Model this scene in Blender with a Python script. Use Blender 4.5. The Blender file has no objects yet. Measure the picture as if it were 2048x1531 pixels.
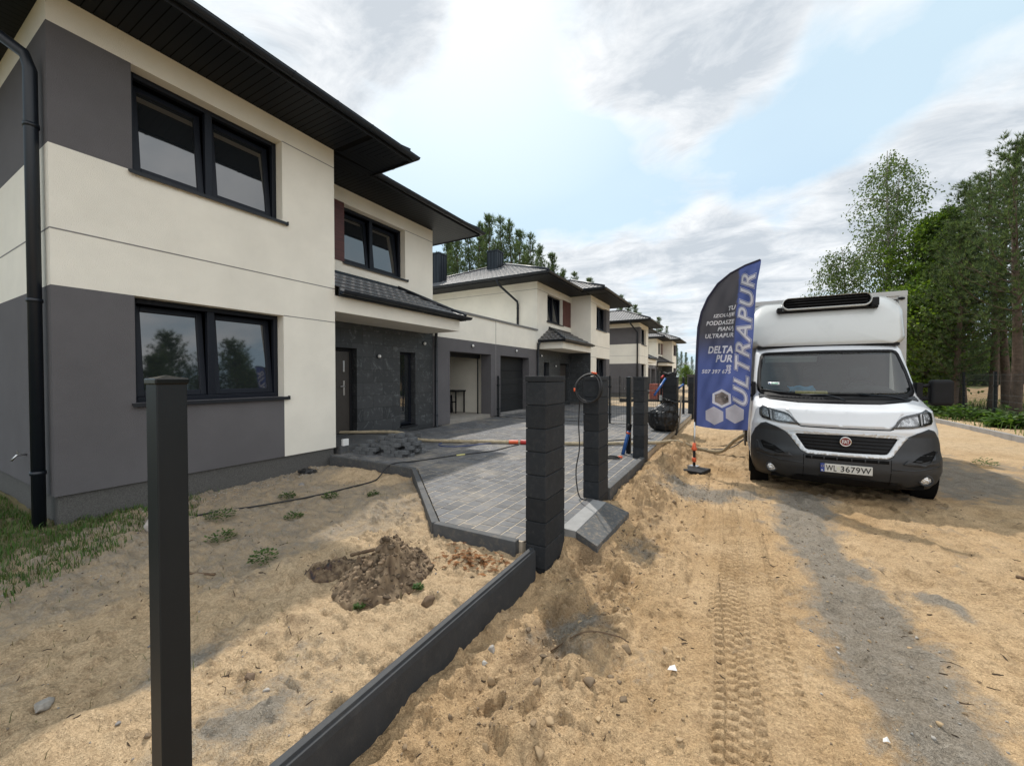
import bpy, bmesh, math, random
import numpy as np
from mathutils import Vector, Matrix, noise as mnoise
R = math.radians
scene = bpy.context.scene
COL = scene.collection
rng = random.Random(7)
nrg = np.random.default_rng(11)
# light settings
SUN_E = 2.6; SKY_S = .10; EXPO = 0.56
CL_W = (7.1, 7.2, 7.3); CL_G = (4.2, 4.55, 4.95); CL_V = (5.2, 6.5, 7.1); CL_L = (3.9, 5.3, 6.5); CL_FILL = (11.0, 11.1, 11.3); BACK_A = .34
CLOUDS = ((640, 80, 15, .34), (820, 30, 8, .26), (1230, 90, 10, .32), (1430, 110, 8, .28), (1340, 240, 7, .24), (1620, 50, 10, .18), (2000, 310, 12, .30), (1780, 410, 9, .26), (1600, 490, 8, .26), (1420, 510, 7, .26), (1250, 570, 8, .28), (1120, 510, 7, .22), (1400, 610, 7, .26), (1300, 660, 5, .2), (1500, 580, 6, .22), (950, 300, 15, -.24), (1160, 370, 8, -.22), (1600, 270, 10, -.24), (1010, 90, 6, -.14))

# ------------------------------------------------------------------ helpers
def tag(o, label=None, cat=None, group=None, kind=None):
    if label: o['label'] = label
    if cat: o['category'] = cat
    if group: o['group'] = group
    if kind: o['kind'] = kind
    return o

def empty(name, loc=(0, 0, 0), rz=0, label=None, cat=None, group=None):
    o = bpy.data.objects.new(name, None)
    o.empty_display_size = .2
    COL.objects.link(o); o.location = loc; o.rotation_euler = (0, 0, rz)
    return tag(o, label, cat, group)

def link(name, me, parent=None, loc=None):
    o = bpy.data.objects.new(name, me); COL.objects.link(o)
    if parent: o.parent = parent
    if loc: o.location = loc
    return o

def copy_tree(o, parent=None):
    c = o.copy(); COL.objects.link(c)
    if parent: c.parent = parent
    for ch in list(o.children): copy_tree(ch, c)
    return c

class MB:
    """collects polygons and links them as ONE mesh object"""
    def __init__(s, mir=False): s.v = []; s.f = []; s.m = []; s.mir = mir; s.sm = []
    def add(s, vs, fs, mi=0, smooth=False):
        n = len(s.v)
        if s.mir: s.v += [(x, -y, z) for x, y, z in vs]
        else: s.v += [tuple(p) for p in vs]
        for f in fs:
            f = [i + n for i in f]
            if s.mir: f.reverse()
            s.f.append(f); s.m.append(mi); s.sm.append(smooth)
        return s
    def quad(s, a, b, c, d, mi=0): return s.add([a, b, c, d], [(0, 1, 2, 3)], mi)
    def box(s, x0, y0, z0, x1, y1, z1, mi=0):
        v = [(x0, y0, z0), (x1, y0, z0), (x1, y1, z0), (x0, y1, z0), (x0, y0, z1), (x1, y0, z1), (x1, y1, z1), (x0, y1, z1)]
        return s.add(v, [(3, 2, 1, 0), (4, 5, 6, 7), (0, 1, 5, 4), (1, 2, 6, 5), (2, 3, 7, 6), (3, 0, 4, 7)], mi)
    def obox(s, c, ax, half, mi=0):
        """oriented box: c centre, ax three unit vectors, half three half sizes"""
        c = Vector(c); a = [Vector(ax[i]) * half[i] for i in range(3)]
        v = [c + sx * a[0] + sy * a[1] + sz * a[2] for sz in (-1, 1) for sx, sy in ((-1, -1), (1, -1), (1, 1), (-1, 1))]
        return s.add(v, [(3, 2, 1, 0), (4, 5, 6, 7), (0, 1, 5, 4), (1, 2, 6, 5), (2, 3, 7, 6), (3, 0, 4, 7)], mi)
    def prism(s, poly, z0, z1, mi=0):
        n = len(poly)
        v = [(x, y, z0) for x, y in poly] + [(x, y, z1) for x, y in poly]
        f = [tuple(range(n - 1, -1, -1)), tuple(range(n, 2 * n))]
        f += [(i, (i + 1) % n, n + (i + 1) % n, n + i) for i in range(n)]
        return s.add(v, f, mi)
    def tube(s, pts, r, seg=8, mi=0, cap=True):
        pts = [Vector(p) for p in pts]
        rs = r if isinstance(r, (list, tuple)) else [r] * len(pts)
        vs = []; a = None
        for i, p in enumerate(pts):
            d = (pts[min(i + 1, len(pts) - 1)] - pts[max(i - 1, 0)]).normalized()
            if a is None: a = d.cross(Vector((0, 0, 1)) if abs(d.z) < .9 else Vector((1, 0, 0)))
            a = a - d * a.dot(d)
            if a.length < 1e-5: a = d.orthogonal()
            a.normalize(); b = d.cross(a)
            for k in range(seg):
                t = 2 * math.pi * k / seg
                vs.append(p + (a * math.cos(t) + b * math.sin(t)) * rs[i])
        fs = []
        for i in range(len(pts) - 1):
            for k in range(seg):
                k2 = (k + 1) % seg
                fs.append((i * seg + k, i * seg + k2, (i + 1) * seg + k2, (i + 1) * seg + k))
        n = len(pts)
        if cap: fs += [tuple(range(seg - 1, -1, -1)), tuple(range((n - 1) * seg, n * seg))]
        return s.add(vs, fs, mi, True)
    def lathe(s, prof, c, axis='z', seg=24, mi=0, caps=True):
        """prof: list of (radius, along)"""
        vs = []
        for r, h in prof:
            for k in range(seg):
                t = 2 * math.pi * k / seg; a, b = r * math.cos(t), r * math.sin(t)
                q = {'z': (a, b, h), 'x': (h, a, b), 'y': (b, h, a)}[axis]
                vs.append((c[0] + q[0], c[1] + q[1], c[2] + q[2]))
        fs = []
        for i in range(len(prof) - 1):
            for k in range(seg):
                k2 = (k + 1) % seg
                fs.append((i * seg + k, i * seg + k2, (i + 1) * seg + k2, (i + 1) * seg + k))
        n = len(prof)
        if caps: fs += [tuple(range(seg - 1, -1, -1)), tuple(range((n - 1) * seg, n * seg))]
        return s.add(vs, fs, mi, True)
    def ball(s, c, r, seg=12, mi=0, sq=(1, 1, 1)):
        vs = []; fs = []; rings = seg // 2
        for i in range(rings + 1):
            p = math.pi * i / rings
            for k in range(seg):
                t = 2 * math.pi * k / seg
                vs.append((c[0] + r * sq[0] * math.sin(p) * math.cos(t), c[1] + r * sq[1] * math.sin(p) * math.sin(t), c[2] + r * sq[2] * math.cos(p)))
        for i in range(rings):
            for k in range(seg):
                k2 = (k + 1) % seg
                fs.append((i * seg + k, (i + 1) * seg + k, (i + 1) * seg + k2, i * seg + k2))
        return s.add(vs, fs, mi, True)
    def mesh(s, name, mats):
        me = bpy.data.meshes.new(name)
        me.from_pydata([tuple(p) for p in s.v], [], s.f)
        for m in (mats if isinstance(mats, (list, tuple)) else [mats]): me.materials.append(m)
        me.polygons.foreach_set('material_index', s.m)
        me.polygons.foreach_set('use_smooth', s.sm)
        me.update()
        return me
    def build(s, name, mats, parent=None, bevel=0, seg=2):
        o = link(name, s.mesh(name, mats), parent)
        if bevel:
            b = o.modifiers.new('Bevel', 'BEVEL'); b.width = bevel; b.segments = seg; b.limit_method = 'ANGLE'; b.angle_limit = R(40)
        return o

def clip(poly, a, b, c):
    """keep the part of a 2-D polygon with a*x+b*y>=c"""
    out = []; n = len(poly)
    for i in range(n):
        p, q = poly[i], poly[(i + 1) % n]
        dp, dq = a * p[0] + b * p[1] - c, a * q[0] + b * q[1] - c
        if dp >= 0: out.append(p)
        if (dp > 0) != (dq > 0) and abs(dp - dq) > 1e-12:
            t = dp / (dp - dq)
            if 1e-9 < t < 1 - 1e-9: out.append((p[0] + (q[0] - p[0]) * t, p[1] + (q[1] - p[1]) * t))
    return out

def area2(p): return sum(p[i][0] * p[(i + 1) % len(p)][1] - p[(i + 1) % len(p)][0] * p[i][1] for i in range(len(p))) / 2

# ------------------------------------------------------------------ numpy noise
_T = nrg.random((256, 256))
def vn(x, y, seed=0):
    x = np.asarray(x, float) + seed * 17.31; y = np.asarray(y, float) + seed * 9.77
    xi = np.floor(x).astype(int); yi = np.floor(y).astype(int); fx = x - xi; fy = y - yi
    fx = fx * fx * (3 - 2 * fx); fy = fy * fy * (3 - 2 * fy)
    g = lambda a, b: _T[a & 255, b & 255]
    return (g(xi, yi) * (1 - fx) + g(xi + 1, yi) * fx) * (1 - fy) + (g(xi, yi + 1) * (1 - fx) + g(xi + 1, yi + 1) * fx) * fy
def fbm(x, y, oct=4, seed=0, gain=.5):
    a = 1; t = 0; s = 0
    for i in range(oct):
        s = s + a * (vn(x, y, seed + i * 3) - .5); t += a; a *= gain; x = x * 2.03; y = y * 2.03
    return s / t * 2
def sst(a, b, x):
    t = np.clip((x - a) / (b - a), 0, 1); return t * t * (3 - 2 * t)

# ------------------------------------------------------------------ materials
def newmat(name):
    m = bpy.data.materials.new(name); m.use_nodes = True
    nt = m.node_tree; nt.nodes.clear()
    out = nt.nodes.new('ShaderNodeOutputMaterial'); p = nt.nodes.new('ShaderNodeBsdfPrincipled')
    nt.links.new(p.outputs[0], out.inputs[0])
    return m, nt, p, out
def node(nt, typ, **kw):
    n = nt.nodes.new(typ)
    for k, v in kw.items():
        if k.startswith('_'): setattr(n, k[1:], v)
        else: n.inputs[k].default_value = v
    return n
def mixc(nt, fac, a, b, mode='MIX'):
    n = nt.nodes.new('ShaderNodeMix'); n.data_type = 'RGBA'; n.blend_type = mode
    for sock, v in ((n.inputs[0], fac), (n.inputs[6], a), (n.inputs[7], b)):
        if hasattr(v, 'node'): nt.links.new(v, sock)
        elif isinstance(v, (int, float)): sock.default_value = v
        else: sock.default_value = (*v, 1)[:4]
    return n.outputs[2]
def maprange(nt, x, a, b, c=0, d=1):
    n = nt.nodes.new('ShaderNodeMapRange'); n.clamp = True
    nt.links.new(x, n.inputs[0])
    for i, v in enumerate((a, b, c, d)): n.inputs[i + 1].default_value = v
    return n.outputs[0]
def coords(nt, scale=(1, 1, 1), kind='Object'):
    tc = nt.nodes.new('ShaderNodeTexCoord'); mp = nt.nodes.new('ShaderNodeMapping'); mp.inputs['Scale'].default_value = scale
    nt.links.new(tc.outputs[kind], mp.inputs[0]); return mp.outputs[0]
def noisetex(nt, vec, scale, detail=4, rough=.55):
    n = node(nt, 'ShaderNodeTexNoise', Scale=scale, Detail=detail, Roughness=rough)
    nt.links.new(vec, n.inputs['Vector']); return n.outputs['Fac']
def bump(nt, p, h, strength, dist=.01, prev=None):
    b = node(nt, 'ShaderNodeBump', Strength=strength, Distance=dist)
    nt.links.new(h, b.inputs['Height'])
    if prev: nt.links.new(prev, b.inputs['Normal'])
    nt.links.new(b.outputs[0], p.inputs['Normal']); return b.outputs[0]

def mat(name, c, rough=.6, var=.12, vs=3, bs=0, bst=.3, bd=.005, metal=0, spec=.5, coat=0, stretch=(1, 1, 1), dirt=0, dirtc=(.3, .24, .16)):
    m, nt, p, out = newmat(name)
    vec = coords(nt, stretch)
    n1 = noisetex(nt, vec, vs, 5, .6)
    col = mixc(nt, maprange(nt, n1, .3, .7), tuple(k * (1 - var) for k in c), tuple(min(1, k * (1 + var)) for k in c))
    if dirt:
        n2 = noisetex(nt, vec, vs * 2.7, 6, .7)
        col = mixc(nt, maprange(nt, n2, .5, .8, 0, dirt), col, dirtc)
    nt.links.new(col, p.inputs['Base Color'])
    p.inputs['Roughness'].default_value = rough; p.inputs['Metallic'].default_value = metal
    p.inputs['Specular IOR Level'].default_value = spec
    if coat: p.inputs['Coat Weight'].default_value = coat; p.inputs['Coat Roughness'].default_value = .06
    if bs: bump(nt, p, noisetex(nt, vec, bs, 3, .6), bst, bd)
    return m

CREAM = mat('cream_render', (.80, .765, .675), .9, .06, 1.2, 110, 1.0, .006, spec=.2, dirt=.12, dirtc=(.62, .57, .47))
GREY = mat('grey_render', (.122, .117, .122), .9, .08, 1.5, 110, 1.0, .006, spec=.2)
GRAN = mat('granular_plinth', (.10, .097, .092), .85, .35, 90, 180, .8, .006, spec=.3)
ANTH = mat('anthracite_metal', (.007, .0105, .0165), .40, .12, 6, spec=.45)
ANTHM = mat('anthracite_matt', (.011, .012, .014), .6, .15, 4, 60, .15, .003, spec=.3)
SOFF = mat('soffit_boards', (.0028, .0052, .0098), .55, .15, 4, spec=.25)
FRAME = mat('window_frame_plastic', (.007, .0095, .016), .45, .08, 8, spec=.28)
SILL = mat('sill_metal', (.013, .015, .019), .45, .1, 5, spec=.35)
JOINT = mat('joint_dark', (.22, .21, .20), .8, .1, 5)
BLACK = mat('black_void', (.006, .006, .006), .9, .1, 5, spec=.1)
STEEL = mat('brushed_steel', (.55, .55, .55), .3, .08, 20, metal=1)
WHITEP = mat('white_plastic', (.75, .75, .73), .4, .05, 8)
CONCG = mat('grey_concrete', (.27, .26, .25), .9, .15, 5, 90, .5, .004)
WOODR = mat('mahogany_cladding', (.085, .022, .016), .5, .45, 3, 30, .3, .003, stretch=(1, 1, 14))
BLOCK = mat('anthracite_block', (.0145, .0168, .0200), .75, .16, 7, 170, .4, .003, spec=.35, dirt=.35, dirtc=(.075, .072, .068))
PLINTH = mat('anthracite_concrete_board', (.026, .029, .033), .7, .15, 5, 140, .5, .003, dirt=.25, dirtc=(.12, .11, .095))
KERB = mat('kerb_concrete', (.065, .068, .071), .8, .2, 6, 120, .5, .004, dirt=.35, dirtc=(.34, .27, .18))
KERBL = mat('pale_kerb_concrete', (.27, .26, .25), .9, .15, 4, 120, .5, .004, dirt=.3)
POSTM = mat('powder_coated_post', (.0060, .0092, .0122), .5, .08, 9, 220, .12, .002, spec=.35)
CAPM = mat('black_plastic_cap', (.003, .0035, .0035), .26, .1, 9, spec=.3)
RUBBER = mat('black_rubber', (.009, .009, .010), .65, .2, 10, spec=.25)
CONCF = mat('garage_floor', (.28, .26, .23), .85, .2, 3)
INNER = mat('garage_plaster', (.78, .74, .64), .9, .06, 2)

def glass_dark(name, c=(.012, .015, .018), ior=2.3, rough=.03):
    m, nt, p, out = newmat(name)
    p.inputs['Base Color'].default_value = (*c, 1); p.inputs['Roughness'].default_value = rough; p.inputs['IOR'].default_value = ior
    n = noisetex(nt, coords(nt), 1.3, 2); bump(nt, p, n, .06, .02)
    return m
PANE = glass_dark('window_glass', ior=2.3)

def tile_mat(name, axis):
    m, nt, p, out = newmat(name)
    vec = coords(nt)
    n1 = noisetex(nt, vec, 2.5, 4)
    nt.links.new(mixc(nt, n1, (.030, .028, .029), (.055, .05, .052)), p.inputs['Base Color'])
    p.inputs['Roughness'].default_value = .40; p.inputs['IOR'].default_value = 2.1
    w = node(nt, 'ShaderNodeTexWave', Scale=1.0, Distortion=0.0); w.wave_type = 'BANDS'; w.bands_direction = axis
    w.wave_profile = 'SIN'
    mp = nt.nodes.new('ShaderNodeMapping'); mp.inputs['Scale'].default_value = (1.45, 1.45, 1.45)
    tc = nt.nodes.new('ShaderNodeTexCoord'); nt.links.new(tc.outputs['Object'], mp.inputs[0]); nt.links.new(mp.outputs[0], w.inputs['Vector'])
    bump(nt, p, w.outputs['Fac'], 1.0, .035)
    return m
TILEX = tile_mat('roof_tiles_along_x', 'X'); TILEY = tile_mat('roof_tiles_along_y', 'Y')

def stone_mat():
    m, nt, p, out = newmat('slate_cladding')
    vec = coords(nt)
    sep = nt.nodes.new('ShaderNodeSeparateXYZ'); nt.links.new(vec, sep.inputs[0])
    add = node(nt, 'ShaderNodeMath', _operation='ADD'); nt.links.new(sep.outputs[0], add.inputs[0]); nt.links.new(sep.outputs[1], add.inputs[1])
    cb = nt.nodes.new('ShaderNodeCombineXYZ'); nt.links.new(add.outputs[0], cb.inputs[0]); nt.links.new(sep.outputs[2], cb.inputs[1])
    br = node(nt, 'ShaderNodeTexBrick', Scale=1.0)
    br.inputs['Mortar Size'].default_value = .004; br.inputs['Brick Width'].default_value = .6; br.inputs['Row Height'].default_value = .3
    br.inputs['Color1'].default_value = (.25, .25, .25, 1); br.inputs['Color2'].default_value = (.85, .85, .85, 1); br.inputs['Mortar'].default_value = (0, 0, 0, 1)
    br.inputs['Bias'].default_value = 0
    nt.links.new(cb.outputs[0], br.inputs['Vector'])
    # per tile offset of the veins
    va = nt.nodes.new('ShaderNodeVectorMath'); va.operation = 'MULTIPLY_ADD'; va.inputs[1].default_value = (7, 7, 7)
    nt.links.new(br.outputs['Color'], va.inputs[0]); nt.links.new(vec, va.inputs[2])
    n = node(nt, 'ShaderNodeTexNoise', Scale=3.0, Detail=7, Roughness=.62, Distortion=3.0); nt.links.new(va.outputs[0], n.inputs['Vector'])
    vein = maprange(nt, n.outputs['Fac'], .54, .70)
    base = mixc(nt, br.outputs['Color'], (.026, .029, .032), (.056, .060, .064))
    col = mixc(nt, vein, base, (.12, .13, .135))
    col = mixc(nt, br.outputs['Fac'], col, (.012, .012, .012))
    nt.links.new(col, p.inputs['Base Color']); p.inputs['Roughness'].default_value = .42
    b = bump(nt, p, br.outputs['Fac'], -.5, .004); bump(nt, p, n.outputs['Fac'], .3, .01, b)
    return m
STONE = stone_mat()
_nt = BLOCK.node_tree; _oi = _nt.nodes.new('ShaderNodeObjectInfo'); _p = _nt.nodes['Principled BSDF']; _src = _p.inputs['Base Color'].links[0].from_socket
_hv = node(_nt, 'ShaderNodeHueSaturation'); _nt.links.new(maprange(_nt, _oi.outputs['Random'], 0, 1, .72, 1.35), _hv.inputs['Value']); _nt.links.new(_src, _hv.inputs['Color']); _nt.links.new(_hv.outputs[0], _p.inputs['Base Color'])
# ------------------------------------------------------------------ the houses
# local axes: x = 0 is the front of the projecting bay (street side +x), y runs from the free side wall to the party line, z = world height
EAVE = .95; ZS = 5.76; YB = 3.46; YE = 7.43; YP = 10.83; XB = -1.1; BACK = -9.2
PITCH = math.tan(R(23))

def facade(mbs, axis, c, sgn, ac, zc, fn, depth):
    """grid of cells on a plane; fn(i,j) -> key of mbs or None for an opening; openings get reveals"""
    def P(a, z, d=0):
        k = c - sgn * d
        return (k, a, z) if axis == 'x' else (a, k, z)
    flip = (sgn > 0) == (axis == 'x')
    na, nz = len(ac) - 1, len(zc) - 1
    for i in range(na):
        for j in range(nz):
            k = fn(i, j)
            if k is None: continue
            a0, a1, z0, z1 = ac[i], ac[i + 1], zc[j], zc[j + 1]
            q = [P(a0, z0), P(a1, z0), P(a1, z1), P(a0, z1)]
            mbs[k].quad(*(q if flip else q[::-1]))
            for di, dj, e in ((-1, 0, (P(a0, z0), P(a0, z1), P(a0, z1, depth), P(a0, z0, depth))), (1, 0, (P(a1, z1), P(a1, z0), P(a1, z0, depth), P(a1, z1, depth))),
                              (0, -1, (P(a1, z0), P(a0, z0), P(a0, z0, depth), P(a1, z0, depth))), (0, 1, (P(a0, z1), P(a1, z1), P(a1, z1, depth), P(a0, z1, depth)))):
                ni, nj = i + di, j + dj
                if 0 <= ni < na and 0 <= nj < nz and fn(ni, nj) is None:
                    mbs[k].quad(*(e if flip else e[::-1]))

def window(par, mir, xf, y0, y1, z0, z1, tilt=6, split=.48, sill=True, name='window'):
    """two-sash window facing +x, outer face at xf"""
    f = MB(mir); w = .065; t = .075; x0 = xf - t
    ym = y0 + (y1 - y0) * split
    f.box(x0, y0, z0, xf, y0 + w, z1); f.box(x0, y1 - w, z0, xf, y1, z1)
    f.box(x0, y0 + w, z0, xf, y1 - w, z0 + w); f.box(x0, y0 + w, z1 - w, xf, y1 - w, z1)
    f.box(x0, ym - .045, z0 + w, xf, ym + .045, z1 - w)
    o = f.build(name, FRAME, par, .006)
    for a, b in ((y0 + w, ym - .045), (ym + .045, y1 - w)):
        s = MB(mir); p = MB(mir); zb, zt = z0 + w + .004, z1 - w - .004; a += .004; b -= .004
        cs, sn = math.cos(R(tilt)), math.sin(R(tilt)); sw = .075
        def T(x, y, z): # tilt inwards about the lower edge
            h = z - zb
            return (xf - .03 + x * cs - h * sn, y, zb + h * cs + x * sn)
        def sb(m, xa, ya, za, xb, yb, zbb):
            v = [T(xa, ya, za), T(xb, ya, za), T(xb, yb, za), T(xa, yb, za), T(xa, ya, zbb), T(xb, ya, zbb), T(xb, yb, zbb), T(xa, yb, zbb)]
            m.add(v, [(3, 2, 1, 0), (4, 5, 6, 7), (0, 1, 5, 4), (1, 2, 6, 5), (2, 3, 7, 6), (3, 0, 4, 7)])
        sb(s, -.06, a, zb, 0, a + sw, zt); sb(s, -.06, b - sw, zb, 0, b, zt)
        sb(s, -.06, a + sw, zb, 0, b - sw, zb + sw); sb(s, -.06, a + sw, zt - sw, 0, b - sw, zt)
        so = s.build('sash', FRAME, o, .006)
        sb(p, -.036, a + sw - .01, zb + sw - .01, -.022, b - sw + .01, zt - sw + .01)
        p.build('pane', PANE, o)
    if sill:
        q = MB(mir); xs = xf + .16
        q.box(xf - .01, y0 - .04, z0 - .022, xs + .045, y1 + .06, z0 - .002); q.box(xs + .045, y0 - .04, z0 - .05, xs + .05, y1 + .06, z0 - .002)
        q.box(xs - .005, y1 + .06, z0 - .05, xs + .055, y1 + .075, z0 + .012)
        q.build('sill', SILL, o, .002)
    # black box in place of the unlit room behind the sashes
    d = MB(mir); d.box(xf - .6, y0 - .02, z0 - .02, xf - .55, y1 + .02, z1 + .02)
    for k in ((xf - .56, y0 - .03, z0 - .03, xf - .078, y0, z1), (xf - .56, y1, z0 - .03, xf - .078, y1 + .03, z1)): d.box(*k)
    d.box(xf - .56, y0, z0 - .03, xf - .078, y1, z0); d.box(xf - .56, y0, z1, xf - .078, y1, z1 + .03)
    d.build('unlit_room_box', BLACK, o)
    return o

def sweep(mb, prof, path, closed=False):
    """profile (outward, z) swept along a horizontal path with mitred corners; outward = right of travel"""
    n = len(path); rows = []
    for i, p in enumerate(path):
        def nor(a, b):
            d = Vector((b[0] - a[0], b[1] - a[1])).normalized(); return Vector((d.y, -d.x))
        n1 = nor(path[i - 1], p) if i > 0 else None
        n2 = nor(p, path[i + 1]) if i < n - 1 else None
        if n1 is None: m = n2
        elif n2 is None: m = n1
        else:
            m = (n1 + n2); m = m / max(.2, m.length_squared) * 2 if m.length > 1e-6 else n1
        rows.append([(p[0] + m.x * o, p[1] + m.y * o, z) for o, z in prof])
    k = len(prof); vs = [v for r in rows for v in r]; fs = []
    for i in range(n - 1):
        for j in range(k):
            j2 = (j + 1) % k
            fs.append((i * k + j, (i + 1) * k + j, (i + 1) * k + j2, i * k + j2))
    fs += [tuple(range(k)), tuple(range((n) * k - 1, (n - 1) * k - 1, -1))]
    mb.add(vs, fs)

def gutter_prof(z, r=.068, off=.07, th=.006):
    a = [math.pi + math.pi * i / 10 for i in range(11)]
    return [(off + r * math.cos(t), z + r * math.sin(t)) for t in a] + [(off + r + .008, z + .004)] + [(off + (r - th) * math.cos(t), z + (r - th) * math.sin(t)) for t in reversed(a)]

def gutter(par, mir, path, z, step=.62, name='gutter'):
    g = MB(mir); sweep(g, gutter_prof(z), path)
    for a, b in zip(path, path[1:]):
        L = math.dist(a, b); d = ((b[0] - a[0]) / L, (b[1] - a[1]) / L); k = max(1, int(L / step))
        for i in range(k):
            t = (i + .5) * L / k
            sweep(g, gutter_prof(z, .074, .07, .004), [(a[0] + d[0] * (t - .014), a[1] + d[1] * (t - .014)), (a[0] + d[0] * (t + .014), a[1] + d[1] * (t + .014))])
    return g.build(name, ANTH, par)

def soffit(mb, mb2, poly, axis, z, w=.1):
    lo = min(p[axis] for p in poly); hi = max(p[axis] for p in poly); t = lo
    while t < hi:
        q = clip(poly, *((1, 0, t + .005) if axis == 0 else (0, 1, t + .010)))
        q = clip(q, *((-1, 0, -(t + w)) if axis == 0 else (0, -1, -(t + w)))) if len(q) > 2 else q
        if len(q) > 2 and abs(area2(q)) > 1e-4:
            if area2(q) > 0: q = q[::-1]
            mb.add([(x, y, z) for x, y in q], [tuple(range(len(q)))])
        t += w
    q = poly if area2(poly) < 0 else poly[::-1]
    mb2.add([(x, y, z + .012) for x, y in q], [tuple(range(len(q)))])

def tiles(mb, poly, g, c, z0, pitch, row=.35, lift=.03):
    """stepped tile rows on the slope z = z0 + pitch*(g.p - c)"""
    T = lambda p: g[0] * p[0] + g[1] * p[1] - c
    lo = min(T(p) for p in poly); hi = max(T(p) for p in poly); t = lo
    run = row * math.cos(math.atan(pitch))
    while t < hi - 1e-6:
        q = clip(poly, g[0], g[1], c + t); q = clip(q, -g[0], -g[1], -(c + t + run)) if len(q) > 2 else q
        if len(q) > 2 and abs(area2(q)) > 1e-5:
            if area2(q) < 0: q = q[::-1]
            zz = lambda p: z0 + pitch * T(p) + lift * max(0, 1 - (T(p) - t) / run)
            vs = [(p[0], p[1], zz(p)) for p in q]; mb.add(vs, [tuple(range(len(q)))])
            for i in range(len(q)):
                a, b = q[i], q[(i + 1) % len(q)]
                if abs(T(a) - t) < 1e-5 and abs(T(b) - t) < 1e-5:
                    za, zb = zz(a), zz(b)
                    mb.quad((a[0], a[1], za - lift - .012), (b[0], b[1], zb - lift - .012), (b[0], b[1], zb), (a[0], a[1], za))
        t += run

def downpipe(par, mir, pts, name='downpipe', r=.042):
    m = MB(mir); m.tube(pts, r, 12)
    for i in range(len(pts) - 1):
        a, b = Vector(pts[i]), Vector(pts[i + 1])
        if abs(a.z - b.z) > 1:
            for t in (.12, .5, .88):
                p = a.lerp(b, t); m.lathe([(r + .008, -.02), (r + .008, .02)], p, 'z', 12)
    return m.build(name, ANTH, par)

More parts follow.
